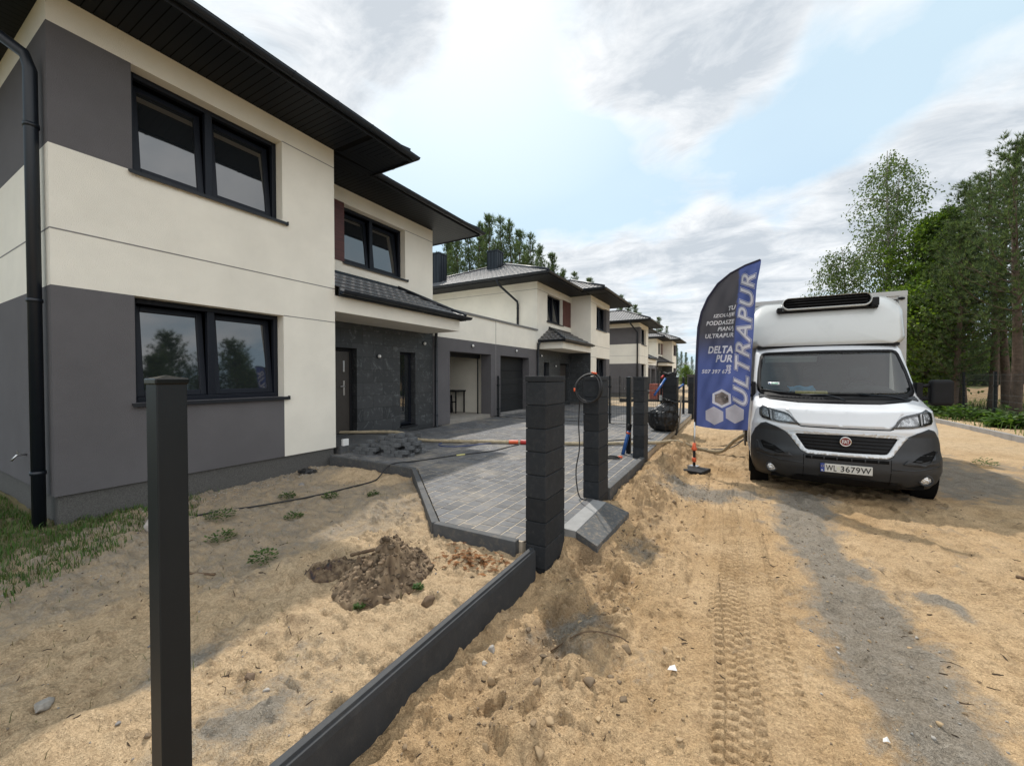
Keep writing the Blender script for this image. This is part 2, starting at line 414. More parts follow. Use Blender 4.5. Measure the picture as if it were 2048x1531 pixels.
def make_house(y0, mir, label, open_garage=False, chimneys=(), side_pipe=None):
    h = empty('house', (-6.4, y0, 0), 0, label, 'house', 'houses along the sand road')
    W = lambda: {'c': MB(mir), 'g': MB(mir), 'h': MB(mir), 'k': MB(mir), 's': MB(mir), 'p': MB(mir)}
    m = W()
    ys = [0, .68, 2.51, YB]; zs = [.34, 1.32, 2.635, 4.15, 5.435, ZS]
    def fa(i, j):
        if i == 1 and j in (1, 3): return None
        if i == 0 and j == 3: return 'h'
        if i == 0 and j in (0, 1): return 'g'
        if i == 1 and j == 0: return 'g'
        return 'c'
    facade(m, 'x', 0, 1, ys, zs, fa, .2)
    facade(m, 'y', 0, -1, [BACK, -.001], zs, lambda i, j: 'g' if j in (0, 1) else ('h' if j == 3 else 'c'), .2)      # free side wall
    facade(m, 'y', YB, 1, [XB, 0], [.34, 2.84, ZS], lambda i, j: 's' if j == 0 else 'c', .2)         # side of the bay towards the entrance
    ub = [YB, 4.51, 6.36, YE]
    facade(m, 'x', XB, 1, ub, [3.1, 4.16, 5.44, ZS], lambda i, j: None if (i == 1 and j == 1) else 'c', .2)
    # entrance wall in stone with a door and a narrow window
    facade(m, 'x', XB, 1, [YB, 3.60, 4.83, 6.16, 6.72, YE], [.2, .36, 2.28, 3.1], lambda i, j: None if (i in (1, 3) and j == 1) else 's', .24)
    facade(m, 'y', YE, 1, [BACK, XB], [3.6, ZS], lambda i, j: 'c', .2)
    facade(m, 'x', BACK, -1, [0, YE], [.34, ZS], lambda i, j: 'c', .2)
    # garage
    gy0, gy1 = 8.20, 10.51
    facade(m, 'x', XB, 1, [YE, gy0, gy1, YP], [.22, 2.41, 2.80, 3.66], lambda i, j: None if (i == 1 and j == 0) else ('c' if j == 2 else 'k'), .42)
    facade(m, 'x', BACK, -1, [YE, YP], [.2, 3.66], lambda i, j: 'c', .2)
    m['c'].quad((XB - .01, YE, 3.60), (XB - .01, YP, 3.60), (BACK, YP, 3.60), (BACK, YE, 3.60))
    m['c'].build('wall', CREAM, h); 
    for k in 'ghk': m[k].build('grey_wall_panel', GREY, h)
    m['s'].build('stone_cladding', STONE, h)
    p = MB(mir)
    p.box(BACK, .03, -.3, -.03, YB - .03, .345); p.box(BACK, YB - .03, -.3, XB - .03, YE, .215)
    p.build('plinth', GRAN, h)
    cap = MB(mir); cap.box(XB - .3, YE - .02, 3.66, XB + .04, YP, 3.69); cap.box(XB + .03, YE - .02, 3.62, XB + .04, YP, 3.66)
    cap.build('parapet_cap', mat('parapet_flashing', (.16, .155, .15), .45, .1, 5) if 'parapet_flashing' not in bpy.data.materials else bpy.data.materials['parapet_flashing'], h)
    for q in ((-.004, 0, 3.237, .0025, YB, 3.253), (BACK, -.0025, 3.237, -.004, .004, 3.253), (-.004, 2.51, 5.43, .0025, YB, 5.444), (-.004, 2.51, 2.628, .0025, YB, 2.642),
              (XB - .004, 6.36, 5.43, XB + .0025, YE, 5.444), (XB - .004, YP - .012, .25, XB + .0025, YP, 3.66), (BACK, YE - .004, 5.43, XB, YE + .0025, 5.444)):
        j = MB(mir); j.box(*q); j.build('joint_strip', JOINT, h)
    window(h, mir, -.165, .68, 2.51, 1.32, 2.635); window(h, mir, -.165, .68, 2.51, 4.15, 5.435)
    window(h, mir, XB - .165, 4.51, 6.36, 4.16, 5.44)
    wd = MB(mir); wd.box(XB - .1, YB + .004, 4.16, XB + .022, 4.507, 5.44); wd.build('wood_cladding', WOODR, h, .004)
    # entrance door, half open, and its narrow side window
    d = MB(mir); xd = XB - .16
    d.box(xd - .08, 3.60, .36, xd, 3.67, 2.28); d.box(xd - .08, 4.76, .36, xd, 4.83, 2.28); d.box(xd - .08, 3.67, 2.21, xd, 4.76, 2.28)
    do = d.build('door', ANTHM, h, .005)
    lf = MB(mir); lf.box(xd - .065, 3.675, .37, xd - .01, 4.755, 2.205); lf.build('door_leaf', mat('door_leaf_brown', (.055, .048, .042), .4, .1, 6) if 'door_leaf_brown' not in bpy.data.materials else bpy.data.materials['door_leaf_brown'], do, .004)
    hd = MB(mir)
    hd.box(xd - .01, 4.585, 1.22, xd + .004, 4.625, 1.55); hd.tube([(xd, 4.6, 1.42), (xd + .05, 4.6, 1.42), (xd + .05, 4.48, 1.42)], .011, 8)
    hd.build('handle', STEEL, do); hd = MB(mir); hd.box(xd - .01, 4.585, 1.75, xd + .004, 4.625, 2.0); hd.build('lock_plate', STEEL, do)
    sw = MB(mir); xs = XB - .17
    sw.box(xs - .07, 6.16, .36, xs, 6.22, 2.28); sw.box(xs - .07, 6.66, .36, xs, 6.72, 2.28); sw.box(xs - .07, 6.22, .36, xs, 6.66, .43); sw.box(xs - .07, 6.22, 2.21, xs, 6.66, 2.28)
    so = sw.build('side_window', FRAME, h, .005); pn = MB(mir); pn.box(xs - .05, 6.22, .43, xs - .03, 6.66, 2.21); pn.build('pane', PANE, so)
    sl = MB(mir); sl.box(xs, 6.14, .33, XB + .06, 6.74, .36); sl.build('sill', SILL, so)
    # garage door
    if open_garage:
        g = MB(mir); a, b = gy0 - .35, gy1 + .25; xb = XB - 5.4
        g.quad((xb, a, .3), (xb, b, .3), (xb, b, 2.75), (xb, a, 2.75))
        g.quad((XB - .42, a, .3), (xb, a, .3), (xb, a, 2.75), (XB - .42, a, 2.75)); g.quad((xb, b, .3), (XB - .42, b, .3), (XB - .42, b, 2.75), (xb, b, 2.75))
        g.quad((xb, a, 2.75), (xb, b, 2.75), (XB - .42, b, 2.75), (XB - .42, a, 2.75))
        for u, v in ((a, gy0), (gy1, b)): g.quad((XB - .42, v, .3), (XB - .42, u, .3), (XB - .42, u, 2.75), (XB - .42, v, 2.75))
        g.build('garage_interior', INNER, h)
        fl = MB(mir); fl.box(xb, a, .1, XB - .03, b, .31); fl.build('garage_floor', CONCF, h)
        rl = MB(mir)
        rl.tube([(XB - .5, gy0 + .1, .3), (XB - .5, gy0 + .1, 2.3), (XB - .9, gy0 + .1, 2.5), (XB - 3, gy0 + .1, 2.5)], .025, 6); rl.tube([(XB - .5, gy1 - .1, .3), (XB - .5, gy1 - .1, 2.3), (XB - .9, gy1 - .1, 2.5), (XB - 3, gy1 - .1, 2.5)], .025, 6)
        rl.box(XB - 2.9, gy0 + .12, 2.47, XB - .62, gy1 - .12, 2.51); rl.box(XB - .62, gy0 + .02, 2.28, XB - .45, gy1 - .02, 2.52)
        rl.build('raised_garage_door', ANTHM, h)
    else:
        g = MB(mir)
        for k in range(4):
            z = .27 + k * .535; g.box(XB - .36, gy0, z, XB - .30, gy1, z + .528)
            g.box(XB - .305, gy0 + .02, z + .25, XB - .296, gy1 - .02, z + .285)
        g.build('garage_door', ANTHM, h, .004)
        st = MB(mir); st.box(XB - .4, gy0, .1, XB - .02, gy1, .265); st.build('garage_sill', CONCG, h)
    # round wall lamps
    for y, z, x in ((5.45, 2.13, XB), (7.05, 2.55, XB), (9.35, 2.64, XB)):
        l = MB(mir); l.lathe([(.055, 0), (.055, .03)], (x, y, z), 'x', 16); l.ball((x + .04, y, z), .045, 12, 1)
        l.build('wall_lamp', [ANTH, WHITEP], h)
    # porch slab and its tiled lean-to roof
    s = MB(mir); s.box(XB + .002, YB + .002, 2.84, -.0, 7.22, 3.13); s.build('porch_slab', CREAM, h, .004)
    zt, zg = 3.86, 3.22; xe = .14; ye = 7.22 + .12; pt = (zt - zg) / (xe - XB)
    hipx = ye - (zt - zg) / pt
    front = [(XB, YB), (xe, YB), (xe, ye), (XB, hipx)]; side = [(xe, ye), (XB, ye), (XB, hipx)]
    t = MB(mir); tiles(t, front, (-1, 0), -xe, zg, pt, .30, .04); t2 = MB(mir); tiles(t2, side, (0, -1), -ye, zg, pt, .30, .04)
    pr = t.build('porch_roof', TILEY, h); t2.build('hip_end', TILEX, pr)
    fl = MB(mir); fl.box(XB - .01, YB, zt - .06, XB + .03, hipx + .1, zt + .06); fl.box(xe - .03, YB, 3.12, xe - .012, ye, zg + .02); fl.box(XB, ye - .03, 3.12, xe - .03, ye - .012, zg + .02)
    n = 14
    fl.tube([(xe, ye, zg + .035), (XB, hipx, zt + .05)], .045, 8); fl.build('flashing', ANTH, pr)
    gutter(pr, mir, [(xe - .03, YB + .02), (xe - .03, ye + .0), (XB + .05, ye + .0)], 3.21, .5)
    downpipe(h, mir, [(XB + .16, YE + .02, 3.15), (XB + .1, YE + .04, 3.0), (XB + .07, YE + .06, 2.8), (XB + .07, YE + .06, .24), (XB + .12, YE + .06, .2)])
    # main roof: soffit, fascia and gutter, tiles, ridge caps
    E = EAVE; BK = BACK - E; so, so2 = MB(mir), MB(mir)
    for poly, ax in (([(0, 0), (E, -E), (E, YB + E), (0, YB)], 1), ([(0, YB), (E, YB + E), (XB + E, YB + E), (XB, YB)], 0), ([(XB, YB), (XB + E, YB + E), (XB + E, YE + E), (XB, YE)], 1),
                     ([(XB, YE), (XB + E, YE + E), (BK, YE + E), (BK, YE)], 0), ([(0, 0), (BK, 0), (BK, -E), (E, -E)], 0)):
        soffit(so, so2, poly, ax, ZS)
    so.build('soffit', SOFF, h); so2.build('soffit_backing', BLACK, h)
    path = [(BK, -E), (E, -E), (E, YB + E), (XB + E, YB + E), (XB + E, YE + E), (BK, YE + E)]
    fa_ = MB(mir); sweep(fa_, [(0, 5.735), (.012, 5.735), (.012, 5.90), (0, 5.90)], path); fa_.build('fascia', ANTHM, h)
    gutter(h, mir, path, 5.845)
    z0 = 5.90; yr = YE / 2 + 0; hw = (YE + 2 * E) / 2; hb = (YB + 2 * E) / 2
    xa = XB + E - hw; xq = BK + hw; bx = E - hb; by = YB / 2; vx = XB + E - hb
    rf = {'X': MB(mir), 'Y': MB(mir)}
    xl = BK + hb
    tiles(rf['X'], [(BK, -E), (E, -E), (bx, by), (xl, by)], (0, 1), -E, z0, PITCH)
    tiles(rf['X'], [(xl, by), (vx, by), (xa, yr), (min(xq, xa - .01), yr)], (0, 1), -E, z0, PITCH)
    tiles(rf['Y'], [(E, -E), (E, YB + E), (bx, by)], (-1, 0), -E, z0, PITCH)
    tiles(rf['X'], [(E, YB + E), (XB + E, YB + E), (vx, by), (bx, by)][::-1], (0, -1), -(YB + E), z0, PITCH)
    rm = MB(mir); tiles(rm, [(XB + E, YB + E), (XB + E, YE + E), (xa, yr), (vx, by)], (-1, 0), -(XB + E), z0, PITCH)
    tiles(rf['X'], [(XB + E, YE + E), (BK, YE + E), (min(xq, xa - .01), yr), (xa, yr)], (0, -1), -(YE + E), z0, PITCH)
    rk = MB(mir); tiles(rk, [(BK, YE + E), (BK, -E), (min(xq, xa - .01), yr)], (1, 0), BK, z0, PITCH)
    ro = rf['X'].build('roof', TILEX, h); rf['Y'].build('roof_front_slope', TILEY, ro); rm.build('roof_front_slope', TILEY, ro); rk.build('roof_back_slope', TILEY, ro)
    c = MB(mir); Z = lambda d: z0 + PITCH * d + .03
    for a, b in (((E, -E, Z(0)), (bx, by, Z(hb))), ((E, YB + E, Z(0)), (bx, by, Z(hb))), ((bx, by, Z(hb)), (vx, by, Z(hb))), ((vx, by, Z(hb)), (xa, yr, Z(hw))), ((XB + E, YE + E, Z(0)), (xa, yr, Z(hw))),
                 ((xa, yr, Z(hw)), (xq, yr, Z(hw))), ((xq, yr, Z(hw)), (BK, -E, Z(0))), ((xq, yr, Z(hw)), (BK, YE + E, Z(0)))):
        c.tube([a, b], .065, 8)
    c.build('ridge_cap', ANTH, ro)
    for cx, cy, zt_ in chimneys:
        k = MB(mir); k.box(cx - .3, cy - .3, 6.2, cx + .3, cy + .3, zt_)
        for q in (-.3, -.1, .1, .3):
            k.box(cx + .3, cy + q - .012, 6.2, cx + .325, cy + q + .012, zt_); k.box(cx + q - .012, cy - .325, 6.2, cx + q + .012, cy - .3, zt_)
            k.box(cx + q - .012, cy + .3, 6.2, cx + q + .012, cy + .325, zt_)
        k.box(cx - .34, cy - .34, zt_, cx + .34, cy + .34, zt_ + .05)
        k.build('chimney', ANTH, ro)
    if side_pipe == 'free': # down the free side wall next to the front corner
        downpipe(h, mir, [(-.55, -E - .06, 5.80), (-.5, -E + .05, 5.62), (-.16, -.12, 5.05), (-.15, -.085, 4.9), (-.15, -.085, .02)], r=.055)
        tp = MB(mir); tp.tube([(-1.1, 0, .70), (-1.1, -.08, .70), (-1.1, -.12, .64)], .012, 8); tp.box(-1.115, -.075, .70, -1.085, -.065, .75); tp.build('garden_tap', STEEL, h)
    if side_pipe == 'party': # down the side wall onto the garage roof
        pass
    downpipe(h, mir, [(XB - 1.45, YE + E + .07, 5.80), (XB - 1.42, YE + E - .05, 5.6), (XB - .92, YE + .12, 4.95), (XB - .92, YE + .07, 4.8), (XB - .92, YE + .07, 3.62)], r=.05)
    return h

house_a = make_house(1.27, False, 'nearest cream and grey house with tilted windows, filling the left side of the view', True, (), 'free')
house_b = make_house(22.93, True, 'second cream house, closed grey garage door, joined by garages to the nearest house', False, ((-5.0, 4.6, 8.35), (-7.05, 6.9, 7.9)), None)
house_c = make_house(31.26, False, 'third house along, cream with a grey band on its side wall, behind the brick pallet', False, ((-4.0, 4.2, 8.1),), 'free')
house_d = copy_tree(house_b); house_d.location.y = 52.92
house_d['label'] = 'farthest small cream house, partly hidden behind the third house'
# ------------------------------------------------------------------ the van with its box body
def car_paint(name, c):
    m, nt, p, out = newmat(name)
    vec = coords(nt); n = noisetex(nt, vec, 3.5, 5, .65)
    nt.links.new(mixc(nt, maprange(nt, n, .52, .8, 0, .35), c, tuple(k * .72 for k in c)), p.inputs['Base Color'])
    p.inputs['Roughness'].default_value = .32; p.inputs['Coat Weight'].default_value = .6; p.inputs['Coat Roughness'].default_value = .08
    return m
PAINT = car_paint('white_van_paint', (.66, .67, .685))
GRP = car_paint('pale_fibreglass', (.54, .55, .535))
BOXM = mat('grey_box_panel', (.46, .46, .45), .5, .06, 3, dirt=.25)
ALU = mat('aluminium_trim', (.5, .5, .5), .4, .1, 6, metal=.8)
BUMP = mat('black_bumper_plastic', (.018, .0195, .022), .55, .15, 5, 300, .2, .002, dirt=.15, dirtc=(.06, .055, .048))
GRILLE = mat('grille_black', (.005, .005, .006), .6, .1, 6, spec=.22)
SILVER = mat('silver_surround', (.55, .56, .57), .3, .06, 8, metal=.35)
CHROME = mat('chrome', (.7, .7, .7), .12, .03, 5, metal=1)
LAMPIN = mat('headlight_reflector', (.62, .63, .64), .2, .5, 14, 26, .9, .02, metal=.8)
LAMPW = mat('running_light_white', (.8, .8, .8), .3, .05, 9)
BADGE = mat('badge_red', (.16, .012, .02), .3, .1, 9, coat=.6)
def lens_mat(name, tint, alpha):
    m, nt, p, out = newmat(name)
    tr = node(nt, 'ShaderNodeBsdfTransparent'); tr.inputs[0].default_value = (*tint, 1)
    gl = node(nt, 'ShaderNodeBsdfGlossy', Roughness=.02); gl.inputs[0].default_value = (1, 1, 1, 1)
    fr = node(nt, 'ShaderNodeFresnel', IOR=1.55)
    ad = node(nt, 'ShaderNodeMath', _operation='ADD'); ad.inputs[1].default_value = alpha; nt.links.new(fr.outputs[0], ad.inputs[0])
    mx = nt.nodes.new('ShaderNodeMixShader'); nt.links.new(ad.outputs[0], mx.inputs[0]); nt.links.new(tr.outputs[0], mx.inputs[1]); nt.links.new(gl.outputs[0], mx.inputs[2])
    nt.links.new(mx.outputs[0], out.inputs[0]); nt.nodes.remove(p); return m
LENS = lens_mat('clear_lens', (.92, .92, .92), .02)
WSCREEN = lens_mat('windscreen_glass', (.58, .65, .62), .015)

YF = [(.18, .16), (.30, .05), (.42, .0), (.60, .0), (.66, .05), (.88, .10), (.93, .08), (.965, .10), (1.0, .13), (1.19, .24), (1.33, .70), (1.36, .76), (2.06, 1.45), (2.16, 1.62), (2.24, 2.0)]
WW = [(.18, .99), (.3, 1.03), (.45, 1.06), (.85, 1.06), (1.05, 1.035), (1.2, 1.02), (1.35, 1.005), (2.05, .955), (2.16, .93), (2.24, .88)]
DD = [(.3, .62), (.9, .66), (1.2, .55), (1.36, .42), (2.06, .22), (2.24, .15)]
NN = [(.3, 2.5), (1.2, 2.5), (1.36, 2.3), (2.06, 2.3)]
def ip(x, t):
    return float(np.interp(x, [a for a, b in t], [b for a, b in t]))
def surf(x, z):
    q = min(abs(x) / ip(z, WW), .9995); n = ip(z, NN)
    return ip(z, YF) + ip(z, DD) * (1 - (1 - q ** n) ** (1 / n))

def patch(name, poly, off, m, par, res=.035, thick=.02, inner=None):
    """outline in (x, z) laid on the curved front, standing off proud of it and given a thickness"""
    bm = bmesh.new()
    if inner is None:
        bm.faces.new([bm.verts.new((x, 0, z)) for x, z in poly])
        bmesh.ops.triangulate(bm, faces=bm.faces[:])
    else:
        n = 96
        def rs(p):
            L = [0]; q = p + [p[0]]
            for a, b in zip(q, q[1:]): L.append(L[-1] + math.dist(a, b))
            return [(float(np.interp(t, L, [a for a, b in q])), float(np.interp(t, L, [b for a, b in q]))) for t in np.linspace(0, L[-1], n, endpoint=False)]
        A, B = rs(poly), rs(inner)
        va = [bm.verts.new((x, 0, z)) for x, z in A]; vb = [bm.verts.new((x, 0, z)) for x, z in B]
        for i in range(n): bm.faces.new((va[i], va[(i + 1) % n], vb[(i + 1) % n], vb[i]))
    lo = [min(p[k] for p in poly) for k in (0, 1)]; hi = [max(p[k] for p in poly) for k in (0, 1)]
    for k, nrm in ((0, (1, 0, 0)), (1, (0, 0, 1))):
        t = lo[k] + res
        while t < hi[k] - 1e-4:
            co = (t, 0, 0) if k == 0 else (0, 0, t)
            bmesh.ops.bisect_plane(bm, geom=bm.verts[:] + bm.edges[:] + bm.faces[:], plane_co=co, plane_no=nrm, dist=1e-5); t += res
    bmesh.ops.remove_doubles(bm, verts=bm.verts[:], dist=1e-5)
    bmesh.ops.recalc_face_normals(bm, faces=bm.faces[:])
    for f in bm.faces:
        if f.normal.y > 0: f.normal_flip()
        f.smooth = True
    for v in bm.verts: v.co.y = surf(v.co.x, v.co.z) - off
    be = [e for e in bm.edges if e.is_boundary]
    r = bmesh.ops.extrude_edge_only(bm, edges=be)
    for v in r['geom']:
        if isinstance(v, bmesh.types.BMVert): v.co.y += thick
    for f in r['geom']:
        if isinstance(f, bmesh.types.BMFace): f.smooth = False
    me = bpy.data.meshes.new(name); bm.to_mesh(me); bm.free(); me.materials.append(m)
    # sharp rim, smooth face
    o = link(name, me, par)
    return o
mirx = lambda p: [(-x, z) for x, z in p][::-1]
sym = lambda p: p + [(-x, z) for x, z in p[::-1] if abs(x) > 1e-6]

def text_mesh(body, size=1, off=0.0, shear=0.0, spacing=1.0):
    cu = bpy.data.curves.new('lettering', 'FONT'); cu.body = body; cu.size = size; cu.offset = off; cu.shear = shear; cu.space_character = spacing
    cu.resolution_u = 4
    ob = bpy.data.objects.new('lettering', cu); COL.objects.link(ob)
    bpy.context.view_layer.update()
    me = bpy.data.meshes.new_from_object(ob.evaluated_get(bpy.context.evaluated_depsgraph_get()))
    bpy.data.objects.remove(ob); bpy.data.curves.remove(cu)
    return me
def fitted_text(name, body, fn, m, par, off=0.0, shear=0.0, spacing=1.0, box=None, cut=None):
    """fn maps u,v in 0..1 of the lettering box to a 3-D point"""
    me = text_mesh(body, 1, off, shear, spacing)
    bm = bmesh.new(); bm.from_mesh(me); bpy.data.meshes.remove(me)
    xs = [v.co.x for v in bm.verts]; ys = [v.co.y for v in bm.verts]
    if box is None: box = (min(xs), min(ys), max(xs), max(ys))
    if cut:
        bmesh.ops.triangulate(bm, faces=bm.faces[:])
        for k in range(1, cut):
            t = box[0] + (box[2] - box[0]) * k / cut
            bmesh.ops.bisect_plane(bm, geom=bm.verts[:] + bm.edges[:] + bm.faces[:], plane_co=(t, 0, 0), plane_no=(1, 0, 0), dist=1e-6)
        for k in range(1, 3):
            t = box[1] + (box[3] - box[1]) * k / 3
            bmesh.ops.bisect_plane(bm, geom=bm.verts[:] + bm.edges[:] + bm.faces[:], plane_co=(0, t, 0), plane_no=(0, 1, 0), dist=1e-6)
    for v in bm.verts:
        v.co = fn((v.co.x - box[0]) / (box[2] - box[0]), (v.co.y - box[1]) / (box[3] - box[1]))
    out = bpy.data.meshes.new(name); bm.to_mesh(out); bm.free(); out.materials.append(m)
    return link(name, out, par), box

van = empty('box_van', (1.27, 6.62, 0), 0, 'white box van with a fridge unit over its cab, parked nose-on on the sand road', 'van')

WS_OUT = sym([(0, 1.305), (.30, 1.305), (.62, 1.315), (.86, 1.345), (.945, 1.40), (.955, 1.50), (.935, 1.75), (.895, 2.0), (.865, 2.052), (.8, 2.062), (0, 2.072)])
WS_IN = sym([(0, 1.385), (.30, 1.385), (.62, 1.39), (.84, 1.405), (.895, 1.45), (.90, 1.53), (.885, 1.75), (.85, 1.985), (.83, 2.012), (.78, 2.018), (0, 2.024)])
WS_MID = [((a + c) / 2, (b + d) / 2) for (a, b), (c, d) in zip(WS_OUT, WS_IN)]
def inside(pt, poly):
    x, z = pt; c = False
    for i in range(len(poly)):
        (x1, z1), (x2, z2) = poly[i], poly[i - 1]
        if (z1 > z) != (z2 > z) and x < (x2 - x1) * (z - z1) / (z2 - z1) + x1: c = not c
    return c
# cab shell: rows of points, front arc plus both flanks, one continuous surface
zl = sorted(set(list(np.linspace(.2, .96, 20)) + list(np.linspace(.96, 1.36, 22)) + list(np.linspace(1.36, 2.06, 28)) + list(np.linspace(2.06, 2.24, 9))))
arc = np.linspace(-1, 1, 81); arc = np.sign(arc) * (1 - (1 - np.abs(arc)) ** 1.6)
flank = np.linspace(0, 1, 26)[1:]
rows = []
for z in zl:
    w = ip(z, WW); n = ip(z, NN); yend = 2.0
    pts = []
    ys = ip(z, YF) + ip(z, DD)
    pts += [(-w, ys + (yend - ys) * t, z) for t in flank[::-1]]
    pts += [(w * q * .9995, surf(w * q * .9995, z), z) for q in arc]
    pts += [(w, ys + (yend - ys) * t, z) for t in flank]
    rows.append(pts)
cab = MB(); K = len(rows[0]); vs = [p for r in rows for p in r]; fs = []
for i in range(len(rows) - 1):
    for k in range(K - 1):
        c = [(rows[i + a][k + b][j]) for j in range(3) for a in (0, 1) for b in (0, 1)]
        cx, cy, cz = sum(c[0:4]) / 4, sum(c[4:8]) / 4, sum(c[8:12]) / 4
        if cy < surf(0, cz) + .9 and inside((cx, cz), WS_MID): continue
        if abs(cx) > .9 and (cy - .98) ** 2 + (cz - .36) ** 2 < .43 ** 2: continue
        fs.append((i * K + k, i * K + k + 1, (i + 1) * K + k + 1, (i + 1) * K + k))
cab.add(vs, fs, 0, True)
cab.m = [1 if max(vs[i][2] for i in f) < .40 else 0 for f in fs]
top = rows[-1]; cab.add(top, [tuple(range(K))], 0)
cab_o = cab.build('cab_body', [PAINT, BUMP], van)
so = cab_o.modifiers.new('Solid', 'SOLIDIFY'); so.thickness = .02; so.offset = -1
patch('windscreen_surround', WS_OUT, .006, GRILLE, van, .05, .012, WS_IN)
patch('windscreen', WS_IN, .004, WSCREEN, van, .05, .003)
# bonnet details: raised centre panel edge and shut line
bon = [(.0, .972), (.47, .978), (.525, 1.03), (.575, 1.125), (.63, 1.165), (.60, 1.19), (.40, 1.195), (0, 1.20)]
patch('bonnet_front', sym(bon), .012, PAINT, van, .04, .03)
patch('bonnet_shut_line', sym([(0, .948), (.46, .952), (.50, .966), (.50, .974), (.46, .966), (0, .962)]), .003, BLACK, van, .05, .01)
# bumper in black plastic, silver surround, grille with bars
bump_r = [(0, .598), (.405, .604), (.465, .63), (.53, .72), (.585, .815), (.64, .872), (.735, .928), (.87, .978), (.93, .955), (1.0, .86), (1.045, .73), (1.055, .55), (1.045, .36), (1.02, .26), (.60, .235), (.52, .30), (0, .33)]
patch('bumper', sym(bump_r), .014, BUMP, van, .04, .03)
patch('lower_lip', sym([(0, .195), (.56, .195), (.60, .228), (.515, .292), (0, .322)]), .004, GRILLE, van, .05, .02)
gr = [(0, .645), (.40, .652), (.425, .665), (.53, .845), (.515, .858), (0, .868)]
sr = [(0, .602), (.41, .608), (.47, .638), (.60, .83), (.64, .868), (.60, .885), (.5, .90), (0, .912)]
patch('grille_surround', sym(sr), .022, SILVER, van, .04, .04, sym(gr))
grl = patch('grille', sym(gr), .006, GRILLE, van, .04, .02)
for k in range(4):
    z = .690 + k * .043; xw = .40 + (z - .65) * .62
    patch('grille_bar', [(-xw, z - .011), (xw, z - .011), (xw + .008, z + .011), (-xw - .008, z + .011)], .016, RUBBER, grl, .06, .012)
patch('upper_intake', sym([(0, .542), (.425, .542), (.425, .582), (0, .582)]), .017, BLACK, van, .05, .006)
for x in (-.36, -.23, -.095, .055, .19, .32): patch('intake_rib', [(x - .006, .542), (x + .006, .542), (x + .006, .582), (x - .006, .582)], .021, BUMP, van, .05, .01)
